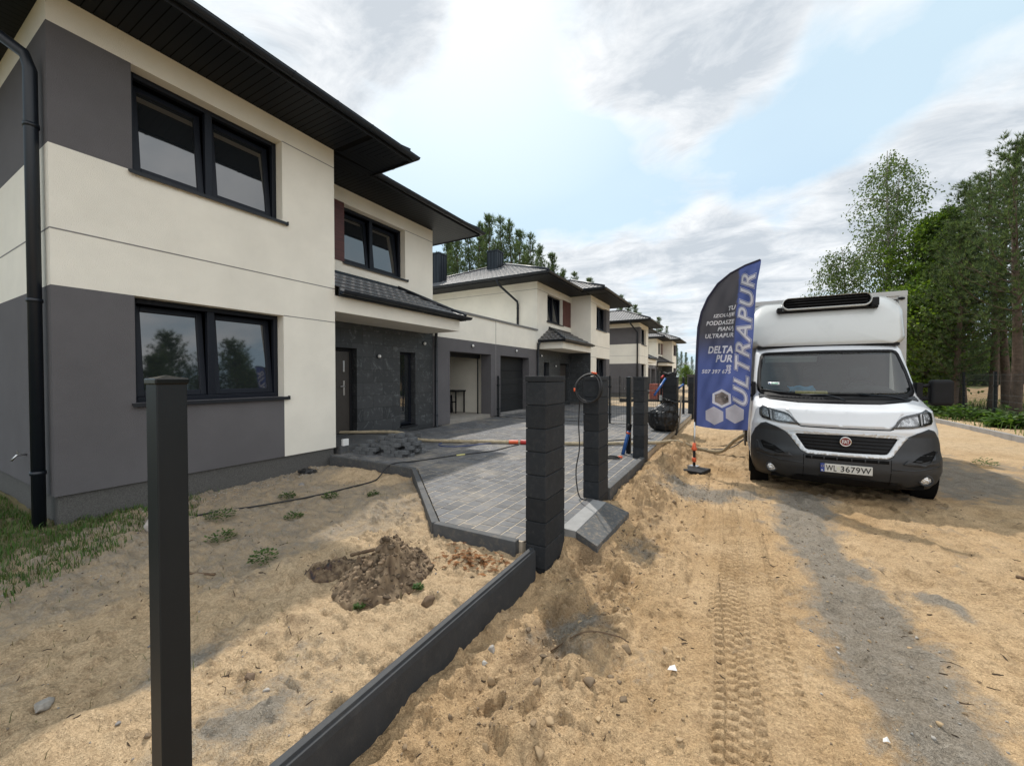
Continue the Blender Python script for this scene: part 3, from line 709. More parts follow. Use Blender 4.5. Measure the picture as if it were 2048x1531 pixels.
for s in (1, -1):
    f = (lambda p: p) if s > 0 else mirx
    patch('bumper_seam', f([(.443, .26), (.449, .26), (.449, .598), (.443, .598)]), .0155, BLACK, van, .05, .004)
    patch('bumper_crease', f([(.46, .470), (.70, .470), (.98, .515), (.98, .530), (.70, .484), (.46, .482)]), .022, BUMP, van, .04, .012)
    patch('air_scoop', f([(.655, .585), (.74, .575), (.90, .615), (.935, .70), (.91, .715), (.76, .66)]), .018, BLACK, van, .04, .006)
    patch('scoop_lip', f([(.61, .60), (.66, .572), (.76, .555), (.93, .595), (.96, .70), (.985, .70), (.985, .565), (.78, .52), (.56, .545)]), .026, BUMP, van, .04, .02)
    # headlight: dark bowl, chrome modules, white strip, clear cover
    hl = [(.470, .978), (.56, 1.075), (.60, 1.118), (.655, 1.142), (.78, 1.172), (.905, 1.212), (.945, 1.165), (.945, 1.075), (.915, 1.035), (.835, 1.012), (.70, .99)]
    ho = patch('headlight', f(hl), .010, GRILLE, van, .03, .02)
    patch('reflector', f([(.53, .995), (.585, 1.07), (.62, 1.10), (.70, 1.122), (.775, 1.14), (.775, 1.03), (.70, 1.008)]), .013, LAMPIN, ho, .03, .006)
    patch('reflector', f([(.825, 1.04), (.835, 1.158), (.893, 1.18), (.915, 1.15), (.915, 1.075), (.89, 1.05)]), .013, LAMPIN, ho, .03, .006)
    patch('running_light', f([(.79, 1.022), (.812, 1.03), (.822, 1.165), (.80, 1.158)]), .015, LAMPW, ho, .03, .006)
    patch('chrome_rim', f([(.48, .982), (.70, .997), (.835, 1.02), (.92, 1.045), (.915, 1.036), (.835, 1.011), (.70, .988)]), .017, CHROME, ho, .03, .006)
    patch('lens', f(hl), .022, LENS, ho, .03, .012)
    fx = s * .80; fy = surf(fx, .355) - .03
    fo = MB(); fo.lathe([(.075, .03), (.072, -.012), (.058, -.016), (.056, .0)], (fx, fy, .355), 'y', 24, 0, False)
    fo.lathe([(.001, .0), (.03, -.004), (.056, .006)], (fx, fy, .355), 'y', 24, 1, False)
    fo.build('fog_lamp', [BUMP, LAMPIN], van)
    # towing mirror on two arms
    mo = MB(); mo.box(s * 1.235 - .12, 1.06, 1.24, s * 1.235 + .12, 1.20, 1.60)
    mi = mo.build('wing_mirror', RUBBER, van, .045, 4)
    am = MB(); am.tube([(s * .99, 1.12, 1.50), (s * 1.14, 1.12, 1.525)], .026, 10); am.tube([(s * .99, 1.12, 1.33), (s * 1.14, 1.12, 1.33)], .026, 10); am.box(s * 1.0 - .03, 1.05, 1.24, s * 1.0 + .03, 1.2, 1.56)
    am.build('mirror_arm', RUBBER, mi)
    # side window and door line
    sw = MB(); X = s * 1.0
    pts = [(1.28, 1.42), (1.50, 1.42), (1.86, 1.42), (1.86, 1.98), (1.68, 1.98)]
    v = [(s * (ip(z, WW) + .004), y, z) for y, z in pts] + [(s * (ip(z, WW) - .006), y, z) for y, z in pts]
    n = len(pts); sw.add(v, [tuple(range(n)), tuple(range(2 * n - 1, n - 1, -1))] + [(i, (i + 1) % n, n + (i + 1) % n, n + i) for i in range(n)])
    sw.build('side_glass', PANE, van)
    # wheels
    for y in (.98, 5.0):
        w = MB(); c = (s * .915, y, .335)
        prof = [(.20, -.105), (.30, -.112), (.325, -.105), (.338, -.085)]
        for g in (-.06, -.02, .02, .06): prof += [(.340, g - .014), (.330, g - .010), (.330, g + .004), (.340, g + .008)]
        prof += [(.338, .085), (.325, .105), (.30, .112), (.20, .105)]
        w.lathe(prof, c, 'x', 48, 0, False)
        wo = w.build('wheel', RUBBER, van)
        r = MB(); r.lathe([(.0, s * .05), (.06, s * .06), (.08, s * .03), (.17, s * .06), (.2, s * .10), (.215, s * .104)], c, 'x', 32, 0, False); r.build('rim', mat('steel_rim', (.35, .35, .35), .4, .1, 6, metal=.7) if 'steel_rim' not in bpy.data.materials else bpy.data.materials['steel_rim'], wo)
    ar = MB(); ar.lathe([(.44, -.12), (.44, .12)], (s * .93, .98, .36), 'x', 32, 0, False); ar.build('wheel_arch', BLACK, van)
# cowl and wipers
patch('scuttle_panel', sym([(0, 1.262), (.45, 1.265), (.80, 1.298), (.93, 1.345), (.935, 1.372), (.86, 1.345), (.62, 1.318), (0, 1.308)]), .012, GRILLE, van, .05, .03)
def on_ws(x, z, d=.03): return (x, surf(x, z) - d, z)
for bl, armp in (([(-.90, 1.435), (-.66, 1.402), (-.40, 1.372)], [(-.40, 1.372), (-.1, 1.375), (.04, 1.335), (.09, 1.305)]), ([(-.28, 1.372), (.1, 1.388), (.40, 1.385)], [(.30, 1.39), (.60, 1.375), (.74, 1.34), (.77, 1.32)])):
    wp = MB(); wp.tube([on_ws(*p, .022) for p in bl], .011, 8)
    wo = wp.build('wiper', RUBBER, van); a = MB(); a.tube([on_ws(*p, .035) for p in armp], .009, 8); a.build('wiper_arm', ANTH, wo)
# badge
bd = MB(); by = surf(0, .79) - .045
bd.lathe([(.062, .05), (.0635, .0), (.058, -.008), (.052, -.004)], (0, by, .79), 'y', 36, 0, False); bd.lathe([(.0005, -.003), (.053, -.003)], (0, by, .79), 'y', 36, 1, False)
bo = bd.build('badge', [CHROME, BADGE], van)
fitted_text('badge_letters', 'FIAT', lambda u, v: (-.036 + .072 * u, by - .0075, .766 + .048 * v), LAMPW, bo, .006, 0, 1.0)
# number plate
py = -.030
pl = MB(); pl.box(-.225, py, .385, .26, py + .012, .495); po = pl.build('number_plate', mat('plate_white', (.55, .54, .50), .45, .06, 12, dirt=.4, dirtc=(.4, .36, .28)), van, .004)
pb = MB(); pb.box(-.268, py, .385, -.226, py + .012, .495); pb.build('plate_blue_band', mat('plate_blue', (.02, .05, .25), .4, .08, 8), po, .003)
INK = mat('plate_ink', (.012, .012, .012), .5, .1, 8)
fitted_text('plate_letters', 'WL', lambda u, v: (-.212 + .112 * u, py - .002, .402 + .076 * v), INK, po, .012, 0, 1.08)
fitted_text('plate_letters', '3679W', lambda u, v: (-.058 + .305 * u, py - .002, .402 + .076 * v), INK, po, .012, 0, 1.08)
fitted_text('plate_letters', 'PL', lambda u, v: (-.258 + .022 * u, py - .002, .393 + .022 * v), LAMPW, po, .02)
st = MB()
for k in range(12): st.ball((-.247 + .013 * math.cos(k * math.pi / 6), py - .001, .462 + .013 * math.sin(k * math.pi / 6)), .0026, 6, 0)
st.build('plate_stars', mat('star_yellow', (.7, .5, .05), .5, .05, 5), po)
hs = MB(); hs.box(-.092, py - .002, .432, -.068, py, .46); hs.build('plate_seal', mat('seal_pale', (.55, .56, .42), .4, .2, 40), po)
# cab interior
INT = mat('interior_grey', (.05, .052, .055), .8, .2, 6)
da = MB()
prof = [(.80, 1.20), (.84, 1.335), (1.02, 1.385), (1.20, 1.375), (1.30, 1.25), (1.28, .9), (.9, .9)]
da.add([(-.93, y, z) for y, z in prof] + [(.93, y, z) for y, z in prof], [tuple(range(7)), tuple(range(13, 6, -1))] + [(i, 7 + i, 7 + (i + 1) % 7, (i + 1) % 7) for i in range(7)])
dsh = da.build('dashboard', INT, van, .02)
bh = MB(); bh.tube([(.12, 1.0, 1.36), (.25, 1.0, 1.45), (.43, 1.0, 1.47), (.62, 1.0, 1.45), (.75, 1.0, 1.36)], .05, 8); bh.build('instrument_hood', INT, dsh)
stw = MB(); c0 = Vector((.43, 1.33, 1.42)); ux = Vector((1, 0, 0)); uz = Vector((0, .45, .9)).normalized()
stw.tube([c0 + (ux * math.cos(t) + uz * math.sin(t)) * .2 for t in np.linspace(0, 2 * math.pi, 33)], .016, 8); stw.tube([c0 - ux * .2, c0 + ux * .2], .02, 6); stw.build('steering_wheel', RUBBER, dsh)
for x in (-.62, -.14, .45):
    se = MB(); se.box(x - .21, 1.55, .8, x + .21, 1.70, 1.55); se.box(x - .22, 1.25, .75, x + .22, 1.7, .92); se.box(x - .13, 1.56, 1.6, x + .13, 1.66, 1.8)
    se.build('seat', mat('seat_fabric', (.035, .037, .04), .9, .25, 12) if 'seat_fabric' not in bpy.data.materials else bpy.data.materials['seat_fabric'], van, .04, 3)
bk = MB(); bk.box(-.9, 1.93, .8, .9, 1.96, 2.18); bk.build('cab_rear_panel', mat('cab_rear_panel_grey', (.10, .105, .10), .8, .1, 4), van)
sv = MB(); sv.obox((-.46, 1.50, 1.93), ((1, 0, 0), (0, .6, -.8), (0, .8, .6)), (.36, .055, .008)); sv.build('sun_visor', WHITEP, van, .006)
cm = patch('camera_housing', [(-.07, 1.91), (.15, 1.905), (.21, 2.03), (-.12, 2.035)], .0005, GRILLE, van, .05, .01)
sk = patch('inspection_sticker', [(-.80, 1.515), (-.65, 1.515), (-.65, 1.555), (-.80, 1.555)], .006, LAMPW, van, .05, .002)
patch('sticker_mark', [(-.79, 1.522), (-.77, 1.522), (-.77, 1.548), (-.79, 1.548)], .008, mat('sticker_blue', (.05, .15, .3), .5, .05, 9), sk, .05, .002)
patch('sticker_mark', [(-.755, 1.525), (-.665, 1.525), (-.665, 1.545), (-.755, 1.545)], .008, mat('sticker_green', (.12, .4, .25), .5, .05, 9), sk, .05, .002)
# things lying on the dashboard: seen through the glass
ma = MB(); g = 9
for i in range(g):
    for j in range(5):
        u, v_ = i / (g - 1), j / 4
        ma.v.append((-.53 + .33 * u + .02 * math.sin(v_ * 5), .97 + .02 * math.sin(u * 9), 1.40 + .095 * v_ + .012 * math.sin(u * 11 + v_ * 3)))
for i in range(g - 1):
    for j in range(4): ma.f.append((i * 5 + j, (i + 1) * 5 + j, (i + 1) * 5 + j + 1, i * 5 + j + 1)); ma.m.append(0); ma.sm.append(True)
mk = ma.build('face_mask', mat('mask_blue', (.10, .36, .62), .7, .15, 20), None); mk.location = (1.27, 6.62, 0)
mk.modifiers.new('S', 'SOLIDIFY').thickness = .004
tag(mk, 'crumpled light blue face mask behind the windscreen of the van', 'face mask')
pp = MB(); pp.obox((-.25, .925, 1.395), ((1, 0, .0), (0, .5, .86), (0, -.86, .5)), (.20, .035, .003)); 
ppo = pp.build('paper_permit', mat('permit_yellow', (.55, .42, .16), .7, .35, 30), None); ppo.location = (1.27, 6.62, 0)
tag(ppo, 'long yellow paper slip lying below the blue mask behind the windscreen', 'paper')

# wind deflector: rounded shell lofted from the box towards the front
dv = []; prof = []
NR = 18; NP = 64
def rrect(hw, z0, z1, r, n):
    pts = []
    cs = [(hw - r, z1 - r, 0), (-hw + r, z1 - r, 90), (-hw + r * .4, z0 + r * .4, 180), (hw - r * .4, z0 + r * .4, 270)]
    for k, (cx, cz, a) in enumerate(cs):
        rr = r if k < 2 else r * .4
        for i in range(n // 4): t = R(a + 90 * i / (n // 4 - 1)); pts.append((cx + rr * math.cos(t), cz + rr * math.sin(t)))
    return pts
for i in range(NR):
    t = i / (NR - 1) * math.pi / 2
    ins = (1 - math.cos(t)); dep = math.sin(t)
    for x, z in rrect(1.08 - .16 * ins, 2.165, 2.975 - .17 * ins, .30, NP):
        y0 = 2.10; yfz = 1.53 + .42 * ((z - 2.165) / .80) ** 1.6 + .10 * (abs(x) / 1.08) ** 3
        dv.append((x, y0 + (yfz - y0) * dep, z))
df = [(i * NP + k, i * NP + (k + 1) % NP, (i + 1) * NP + (k + 1) % NP, (i + 1) * NP + k) for i in range(NR - 1) for k in range(NP)]
d = MB(); d.add(dv, df, 0, True)
base = (NR - 1) * NP; ring = dv[base:]
prev = list(range(base, base + NP)); 
for sc in (.85, .65, .4, .15):
    cz = 2.165 + .40
    new = []
    for x, z in [(p[0], p[2]) for p in ring]:
        xx, zz = x * sc, cz + (z - cz) * sc
        new.append((xx, 1.53 + .42 * (max(0, zz - 2.165) / .80) ** 1.6 + .10 * (abs(xx) / 1.08) ** 3, zz))
    n0 = len(d.v); d.v += new; cur = list(range(n0, n0 + NP))
    for k in range(NP): d.f.append((prev[k], prev[(k + 1) % NP], cur[(k + 1) % NP], cur[k])); d.m.append(0); d.sm.append(True)
    prev = cur
d.f.append(tuple(prev)); d.m.append(0); d.sm.append(True)
dfo = d.build('wind_deflector', GRP, van)
sl = MB(); sl.box(-.93, 1.60, 2.13, .93, 2.1, 2.172); sl.build('deflector_seal', RUBBER, dfo)
# fridge unit
fr = MB()
def stad(hw, zc, hz, y, n=24):
    return [((hw - hz) * (1 if math.cos(a) >= 0 else -1) + hz * math.cos(a) + .03, y, zc + hz * math.sin(a)) for a in [2 * math.pi * (i + .5) / n for i in range(n)]]
L = [stad(.60, 2.89, .106, 2.12), stad(.60, 2.89, .106, 1.72), stad(.596, 2.89, .102, 1.685), stad(.584, 2.899, .092, 1.68), stad(.58, 2.899, .088, 1.72)]
n = 24; vs = [p for l in L for p in l]
fr.add(vs, [(i * n + k, i * n + (k + 1) % n, (i + 1) * n + (k + 1) % n, (i + 1) * n + k) for i in range(4) for k in range(n)] + [tuple(range(n))], 0, True)
fr.add(L[4], [tuple(range(n))], 1)
fo = fr.build('fridge_unit', [GRP, BLACK], van)
for k in range(3):
    z = 2.853 + k * .045; b = MB(); b.tube([(-.51, 1.70, z), (.57, 1.70, z)], .009, 8); b.build('louvre', RUBBER, fo)
hm = MB(); hm.box(-.62, 1.76, 2.745, .72, 2.1, 2.79); hm.obox((.66, 1.88, 2.84), ((1, 0, 0), (0, 1, 0), (0, 0, 1)), (.05, .2, .07)); hm.obox((-.60, 1.88, 2.80), ((1, 0, 0), (0, 1, 0), (0, 0, 1)), (.04, .2, .04)); hm.build('unit_mounting', RUBBER, fo, .02)
# cargo box
b = MB(); b.box(-1.13, 2.10, .72, 1.13, 6.1, 3.02); bo = b.build('cargo_box', BOXM, van, .01)
tr = MB()
for s in (-1, 1):
    tr.box(s * 1.09 - .05, 2.085, .70, s * 1.09 + .05, 2.1, 3.0); tr.box(s * 1.135 - .012, 2.09, .7, s * 1.135 + .012, 6.1, .80); tr.box(s * 1.135 - .012, 2.09, 2.95, s * 1.135 + .012, 6.1, 3.03)
tr.box(-1.14, 2.083, 2.955, 1.14, 2.1, 3.035)
tr.build('edge_trim', BOXM, bo, .004)
gs = MB()
for s in (-1, 1): gs.box(s * 1.02 - .004, 2.088, .8, s * 1.02 + .004, 2.1, 2.9)
gs.box(-1.02, 2.088, 2.895, 1.02, 2.1, 2.903); gs.build('panel_joint', BLACK, bo)
for s in (-1, 1):
    ml = MB(); ml.ball((s * 1.07, 2.075, 2.91), .045, 14, 0, (1, .4, .55)); ml.build('marker_lamp', RUBBER, bo)
for sx in (-1.1, 1.07):
    sk_ = MB(); sk_.box(sx, 2.3, .30, sx + .03, 4.3, .70); sk_.build('side_skirt', mat('skirt_brown_grey', (.10, .085, .07), .7, .2, 5) if 'skirt_brown_grey' not in bpy.data.materials else bpy.data.materials['skirt_brown_grey'], bo)
ch = MB(); ch.box(-.5, .5, .32, .5, 6.0, .5); ch.box(-.8, .2, .22, .8, 1.6, .5); ch.build('chassis', BLACK, van)
# ------------------------------------------------------------------ ground
def lines(segs):
    out = [segs[0][0]]
    for a, b, st in segs:
        n = max(1, int(round((b - a) / st))); out += list(np.linspace(a, b, n + 1)[1:])
    return out
def grow(x, step, end, f=1.18):
    out = []; s = step
    while abs(x) < abs(end): s *= f; x += s; out.append(x)
    return out
xs = lines([(-7.6, -3.4, .045), (-3.4, -1.6, .02), (-1.6, -.4, .0125), (-.4, .42, .009), (.42, 2.4, .022), (2.4, 8, .07)])
xs = grow(-7.6, -.06, 700)[::-1] if False else [-v for v in grow(7.6, .08, 700)][::-1] + xs + grow(8, .09, 700)
ys = lines([(-2, .35, .08), (.35, 1.0, .016), (1.0, 3.4, .0092), (3.4, 4.6, .0135), (4.6, 9.5, .03), (9.5, 16, .07), (16, 28, .16)])
ys = [-v for v in grow(2, .1, 300)][::-1] + ys + grow(28, .2, 900)
XX, YY = np.meshgrid(np.array(xs), np.array(ys))
BOX = lambda x, y, x0, x1, y0, y1, s: sst(x0 - s, x0 + s, x) * (1 - sst(x1 - s, x1 + s, x)) * sst(y0 - s, y0 + s, y) * (1 - sst(y1 - s, y1 + s, y))
G = lambda x, y, cx, cy, sx, sy: np.exp(-((x - cx) / sx) ** 2 - ((y - cy) / sy) ** 2)
def ground_h(x, y):
    near = np.exp(-np.maximum(0, np.hypot(x + .5, y - 3) - 6) / 9)
    h = .035 * fbm(x * .55, y * .55, 3, 1) + near * (.028 * fbm(x * 2.1, y * 2.1, 4, 2))
    far = sst(20, 60, np.hypot(x, y)); h = h + far * 1.2 * fbm(x * .012, y * .012, 3, 9) * 0.5
    yard = 1 - sst(-1.56, -1.46, x)
    ysl = .01 + .09 * sst(-6.2, -1.8, x)
    road = -.0 + .02 * sst(-1.4, 1.2, x)
    h = h + yard * ysl + (1 - yard) * road
    # finer crumbs, stronger along the fence foot
    rough = .35 + 1.2 * G(x, 0 * y, -.95, 0, .42, 1) + .55 * yard
    lump = np.abs(fbm(x * 5.2, y * 5.2, 4, 4, .6)); h = h + near * rough * .07 * (lump - .15)
    cl = sst(.30, .62, fbm(x * 11, y * 11, 3, 5, .6)); h = h + near * rough * .042 * cl
    h = h + near * (1 - yard) * (.018 * fbm(x * 8, y * 8, 3, 14) - .045 * sst(.05, .55, np.abs(fbm(x * 3.4, y * 2.2, 4, 16))) + .022 * np.abs(fbm(x * 17, y * 14, 3, 17)) + .02 * fbm(x * 2.2, y * 3.6, 3, 24))
    h = h + near * yard * (.022 * np.abs(fbm(x * 13, y * 16, 3, 18)) + .026 * fbm(x * 5, y * 7, 3, 19) + .016 * fbm(x * 2.2, y * 9, 3, 23))
    h = h + .06 * G(x, y, -1.05, 4.02, .3, .7) * (1 - yard) 
    pl_ = BOX(x, y, -1.62, -.98, 3.42, 4.78, .09); h = h * (1 - pl_) + pl_ * (.125 + .03 * fbm(x * 7, y * 7, 3, 22) - .10 * sst(-1.15, -.9, x))
    # ridge of dug-out sand along the kerb beyond the gate
    rg = G(x, 0 * y, -1.05, 0, .30, 1) * sst(4.5, 5.0, y) * (1 - sst(9.2, 10.4, y))
    h = h + rg * (.20 + .16 * fbm(x * 4, y * 4, 4, 6) + .11 * np.abs(fbm(x * 10, y * 10, 4, 7, .6)))
    # berm beside the concrete board and the trampled hollow in front of the first pillar
    h = h + G(x, 0 * y, -.72 + .18 * (y - 2.4), 0, .16, 1) * sst(.4, 1.2, y) * (1 - sst(3.3, 4.2, y)) * (.055 + .07 * np.abs(fbm(x * 7, y * 7, 3, 8)))
    h = h - .05 * G(x, y, -1.2, 1.9, .22, 1.1) - .05 * G(x, y, -.85, 2.75, .32, .45)
    # sand heaped against the paving kerb, hollow left of it
    h = h + .10 * G(x, y, -5.6, 4.3, .9, .35) + .06 * G(x, y, -3.6, 3.3, .6, .5) * yard
    # broad soft mounds in the yard
    h = h + yard * near * (.05 * G(x, y, -3.1, 2.0, .35, .5) + .03 * fbm(x * 3.2, y * 3.2, 3, 12))
    # tyre track with its tread
    def track(cx, w, a, seed, y0, y1):
        c = cx + .05 * np.sin(y * .55 + seed) - .015 * (y - 3) + .012 * np.sin(y * 2.3 + 2 * seed); u = (x - c) / (w / 2)
        m = (1 - sst(.86, 1.02, np.abs(u))) * sst(y0, y0 + .3, y) * (1 - sst(y1 - 1.5, y1, y))
        cut = .15 + .85 * sst(-.5, .0, fbm(x * 2.6, y * 1.9, 4, 20 + seed)) * (.7 + .3 * sst(-.3, .3, fbm(x * 9, y * 7, 3, 26 + seed)))
        per = .064; sh = .5 * np.abs(u) + .0 * u
        col = np.floor((u + 1) * 2.5); ph = y / per + sh + col * .37
        lug = sst(.34, .52, np.abs((ph % 1) - .5) * 2)
        groove = sst(.10, .20, np.abs(((u + 1) * 2.5) % 1 - .5) * 2 - .78)
        ed = np.where(np.abs(u) > .62, 1, .55)
        return m, -a * .55 * m + m * cut * a * (lug * ed * (1 - groove) * 1.0 + .35 * groove)
    for cx, w, a, sd, y0, y1 in ((.0, .29, .046, 1, .8, 9.0), (.21, .26, .026, 2, .9, 7.5), (-.22, .20, .018, 5, 1.9, 8.5), (1.88, .22, .024, 3, 2.6, 8.5), (2.25, .2, .02, 4, 3.0, 9)):
        m, d = track(cx, w, a, sd, y0, y1)
        h = h * (1 - .8 * m) + d + .8 * m * .008
    # under buildings, paving and truck wheels
    pav = BOX(x, y, -7.4, -1.62, 4.75, 19.5, .06)
    d1 = (x + 4.38) * .68 + (y - 4.56) * .735
    pav = np.maximum(pav, sst(.08, .2, d1) * sst(3.08, 3.2, y) * (1 - sst(-1.75, -1.65, x)) * (1 - sst(4.7, 4.9, y)))
    h = h * (1 - pav) - .08 * pav
    hs = np.maximum(BOX(x, y, -15.4, -6.5, 1.4, 23, .05), BOX(x, y, -15.4, -6.5, 31.4, 53, .05)); h = h * (1 - hs) - .15 * hs
    # right-hand verge and the brown bank beyond the fence
    v = sst(6.30, 6.5, x); h = h + v * .07 + sst(7.0, 9, x) * .12
    h = h + G(x, 0 * y, 14.5, 0, 2.6, 1) * sst(14, 24, y) * (.75 + .9 * fbm(x * .5, y * .5, 4, 15))
    # sand banks before the third house
    h = h + .12 * G(x, y, -4, 23.5, 4, 1)
    return h
ZZ = ground_h(XX, YY)
_xa, _ya = np.array(xs), np.array(ys)
def gh(x, y):
    i = min(max(int(np.searchsorted(_xa, x)) - 1, 0), len(_xa) - 2); j = min(max(int(np.searchsorted(_ya, y)) - 1, 0), len(_ya) - 2)
    u = (x - _xa[i]) / (_xa[i + 1] - _xa[i]); v = (y - _ya[j]) / (_ya[j + 1] - _ya[j])
    return float((ZZ[j, i] * (1 - u) + ZZ[j, i + 1] * u) * (1 - v) + (ZZ[j + 1, i] * (1 - u) + ZZ[j + 1, i + 1] * u) * v)

ny, nx = XX.shape
me = bpy.data.meshes.new('ground')
me.vertices.add(nx * ny); me.vertices.foreach_set('co', np.stack([XX, YY, ZZ], -1).reshape(-1).astype(np.float32))
idx = np.arange(nx * ny).reshape(ny, nx)
q = np.stack([idx[:-1, :-1], idx[:-1, 1:], idx[1:, 1:], idx[1:, :-1]], -1).reshape(-1, 4)
me.loops.add(q.size); me.polygons.add(len(q))
me.loops.foreach_set('vertex_index', q.reshape(-1).astype(np.int32))
me.polygons.foreach_set('loop_start', (np.arange(len(q)) * 4).astype(np.int32))
me.polygons.foreach_set('use_smooth', np.ones(len(q), bool))
me.update(calc_edges=True)
# stains: R grey clay, G dark soil, B pale dry sand, A grass soil
def blob(x, y, cx, cy, sx, sy, ang=0):
    c, s = math.cos(ang), math.sin(ang); u = (x - cx) * c + (y - cy) * s; v = -(x - cx) * s + (y - cy) * c
    return np.exp(-(u / sx) ** 2 - (v / sy) ** 2)
x, y = XX, YY; yardm = 1 - sst(-1.56, -1.46, x)
w1 = .75 * fbm(x * 1.6, y * 1.3, 6, 31, .65) + .6 * fbm(x * 7, y * 5, 4, 33, .65)
cen = np.interp(y, [1.5, 2.4, 3.3, 4.2, 5.2, 6.5], [1.05, .82, .78, .72, .66, .8]); wid = np.interp(y, [1.5, 2.4, 3.3, 4.2, 6.5], [.20, .26, .30, .26, .36])
cl = np.exp(-((x - cen) / wid) ** 2) * (1 - sst(6.6, 7.4, y))
cl = np.maximum(cl, blob(x, y, 1.32, 3.95, .11, .30, .5)); cl = np.maximum(cl, blob(x, y, -.42, 6.05, .5, .42)); cl = np.maximum(cl, .85 * blob(x, y, .2, 6.3, .45, .28))
cl = np.maximum(cl, .8 * blob(x, y, -2.65, .95, .22, .28)); cl = np.maximum(cl, .75 * blob(x, y, -1.95, 1.0, .3, .5)); cl = np.maximum(cl, .8 * blob(x, y, 3.2, 9.5, 1.2, 2.5)); cl = np.maximum(cl, .7 * blob(x, y, -.75, 3.9, .22, .4)); cl = np.maximum(cl, .6 * blob(x, y, -.95, 2.5, .2, .35))
clay = np.clip(cl + .10 + w1 * .66, 0, 1); clay = np.maximum(clay, yardm * .62 * sst(-.05, .6, fbm(x * .8, y * .8, 4, 77) + .5 * sst(-2.2, -3.6, x)))
soil = sst(.30, .95, .9 * np.exp(-((x + .95) / .35) ** 2) * (y < 10.5) * (y > -1) * .55 + .8 * blob(x, y, -2.4, 2.1, .55, .7) * .7 + fbm(x * 2.4, y * 2.4, 5, 41, .65) * .75)
pale = np.clip(yardm * .75 + sst(-.1, .5, fbm(x * .9, y * .9, 4, 51)) * .35 + sst(9, 14, y) * .6, 0, 1)
soil = np.maximum(soil, .9 * G(x, 0 * y, 14.5, 0, 3.2, 1) * sst(13, 20, y))
pale = pale * (1 - sst(6.6, 7.4, x)); wall = np.clip(1 - (x + 6.4) / .55, 0, 1) * (x > -6.45) * (y > 1.8) * (y < 4.4); pale = np.maximum(pale, wall * 1.0)
grassm = .8 * yardm * sst(.5, .9, sst(-.1, .5, (-5.3 - x) * .5 + (1.2 - y) * .5) + .3 * fbm(x * 3, y * 3, 4, 61))
vm = sst(6.9, 8.6, x + .5 * fbm(x, y, 3, 63)); bank = G(x, 0 * y, 14.5, 0, 3.4, 1) * sst(14, 22, y)
grassm = np.maximum(grassm, np.clip(vm - 1.3 * bank, 0, 1)); grassm = np.maximum(grassm, sst(60, 90, y)); grassm = np.maximum(grassm, sst(-17, -20, x))
at = me.color_attributes.new('stain', 'FLOAT_COLOR', 'POINT')
at.data.foreach_set('color', np.stack([clay, soil, pale, grassm], -1).reshape(-1).astype(np.float32))

def sand_mat():
    m, nt, p, out = newmat('sandy_ground')
    vec = coords(nt); a = nt.nodes.new('ShaderNodeAttribute'); a.attribute_name = 'stain'
    sp = nt.nodes.new('ShaderNodeSeparateColor'); nt.links.new(a.outputs['Color'], sp.inputs[0])
    n1 = noisetex(nt, vec, 1.1, 6, .6); n2 = noisetex(nt, vec, 9, 6, .7); n3 = noisetex(nt, vec, 75, 3, .7); n4 = noisetex(nt, vec, 260, 2, .6)
    sand = mixc(nt, maprange(nt, n1, .35, .65), (.52, .35, .185), (.72, .52, .31))
    sand = mixc(nt, sp.outputs[2], sand, (.66, .50, .32))
    sand = mixc(nt, maprange(nt, n2, .50, .72, 0, .62), sand, (.30, .20, .11))
    sand = mixc(nt, maprange(nt, sp.outputs[1], 0, 1, 0, .75), sand, mixc(nt, n2, (.15, .105, .066), (.26, .185, .115)))
    clay = mixc(nt, maprange(nt, n2, .35, .65), (.205, .195, .17), (.33, .31, .27))
    def ragged(v, lo, hi, top):
        n = nt.nodes.new('ShaderNodeMath'); n.operation = 'MULTIPLY_ADD'; n.inputs[1].default_value = .75; nt.links.new(n2, n.inputs[0]); nt.links.new(v, n.inputs[2])
        k = nt.nodes.new('ShaderNodeMath'); k.operation = 'MULTIPLY_ADD'; k.inputs[1].default_value = .45; nt.links.new(n3, k.inputs[0]); nt.links.new(n.outputs[0], k.inputs[2])
        return maprange(nt, k.outputs[0], lo, hi, 0, top)
    sand = mixc(nt, ragged(sp.outputs[0], .98, 1.38, .85), sand, clay)
    gr = mixc(nt, maprange(nt, n2, .35, .65), (.10, .11, .04), (.17, .15, .08))
    sand = mixc(nt, a.outputs['Alpha'], sand, gr)
    sand = mixc(nt, maprange(nt, n3, .38, .62), mixc(nt, 1.0, sand, (.70, .68, .66), 'MULTIPLY'), sand)
    sand = mixc(nt, maprange(nt, n4, .62, .75, 0, .35), sand, (.10, .08, .055))
    nt.links.new(sand, p.inputs['Base Color']); p.inputs['Roughness'].default_value = .95; p.inputs['Specular IOR Level'].default_value = .15
    b = bump(nt, p, n2, .8, .04); b = bump(nt, p, n3, 1.0, .022, b); bump(nt, p, n4, .8, .006, b)
    return m
SAND = sand_mat()
me.materials.append(SAND)
tag(link('ground', me), kind='structure')

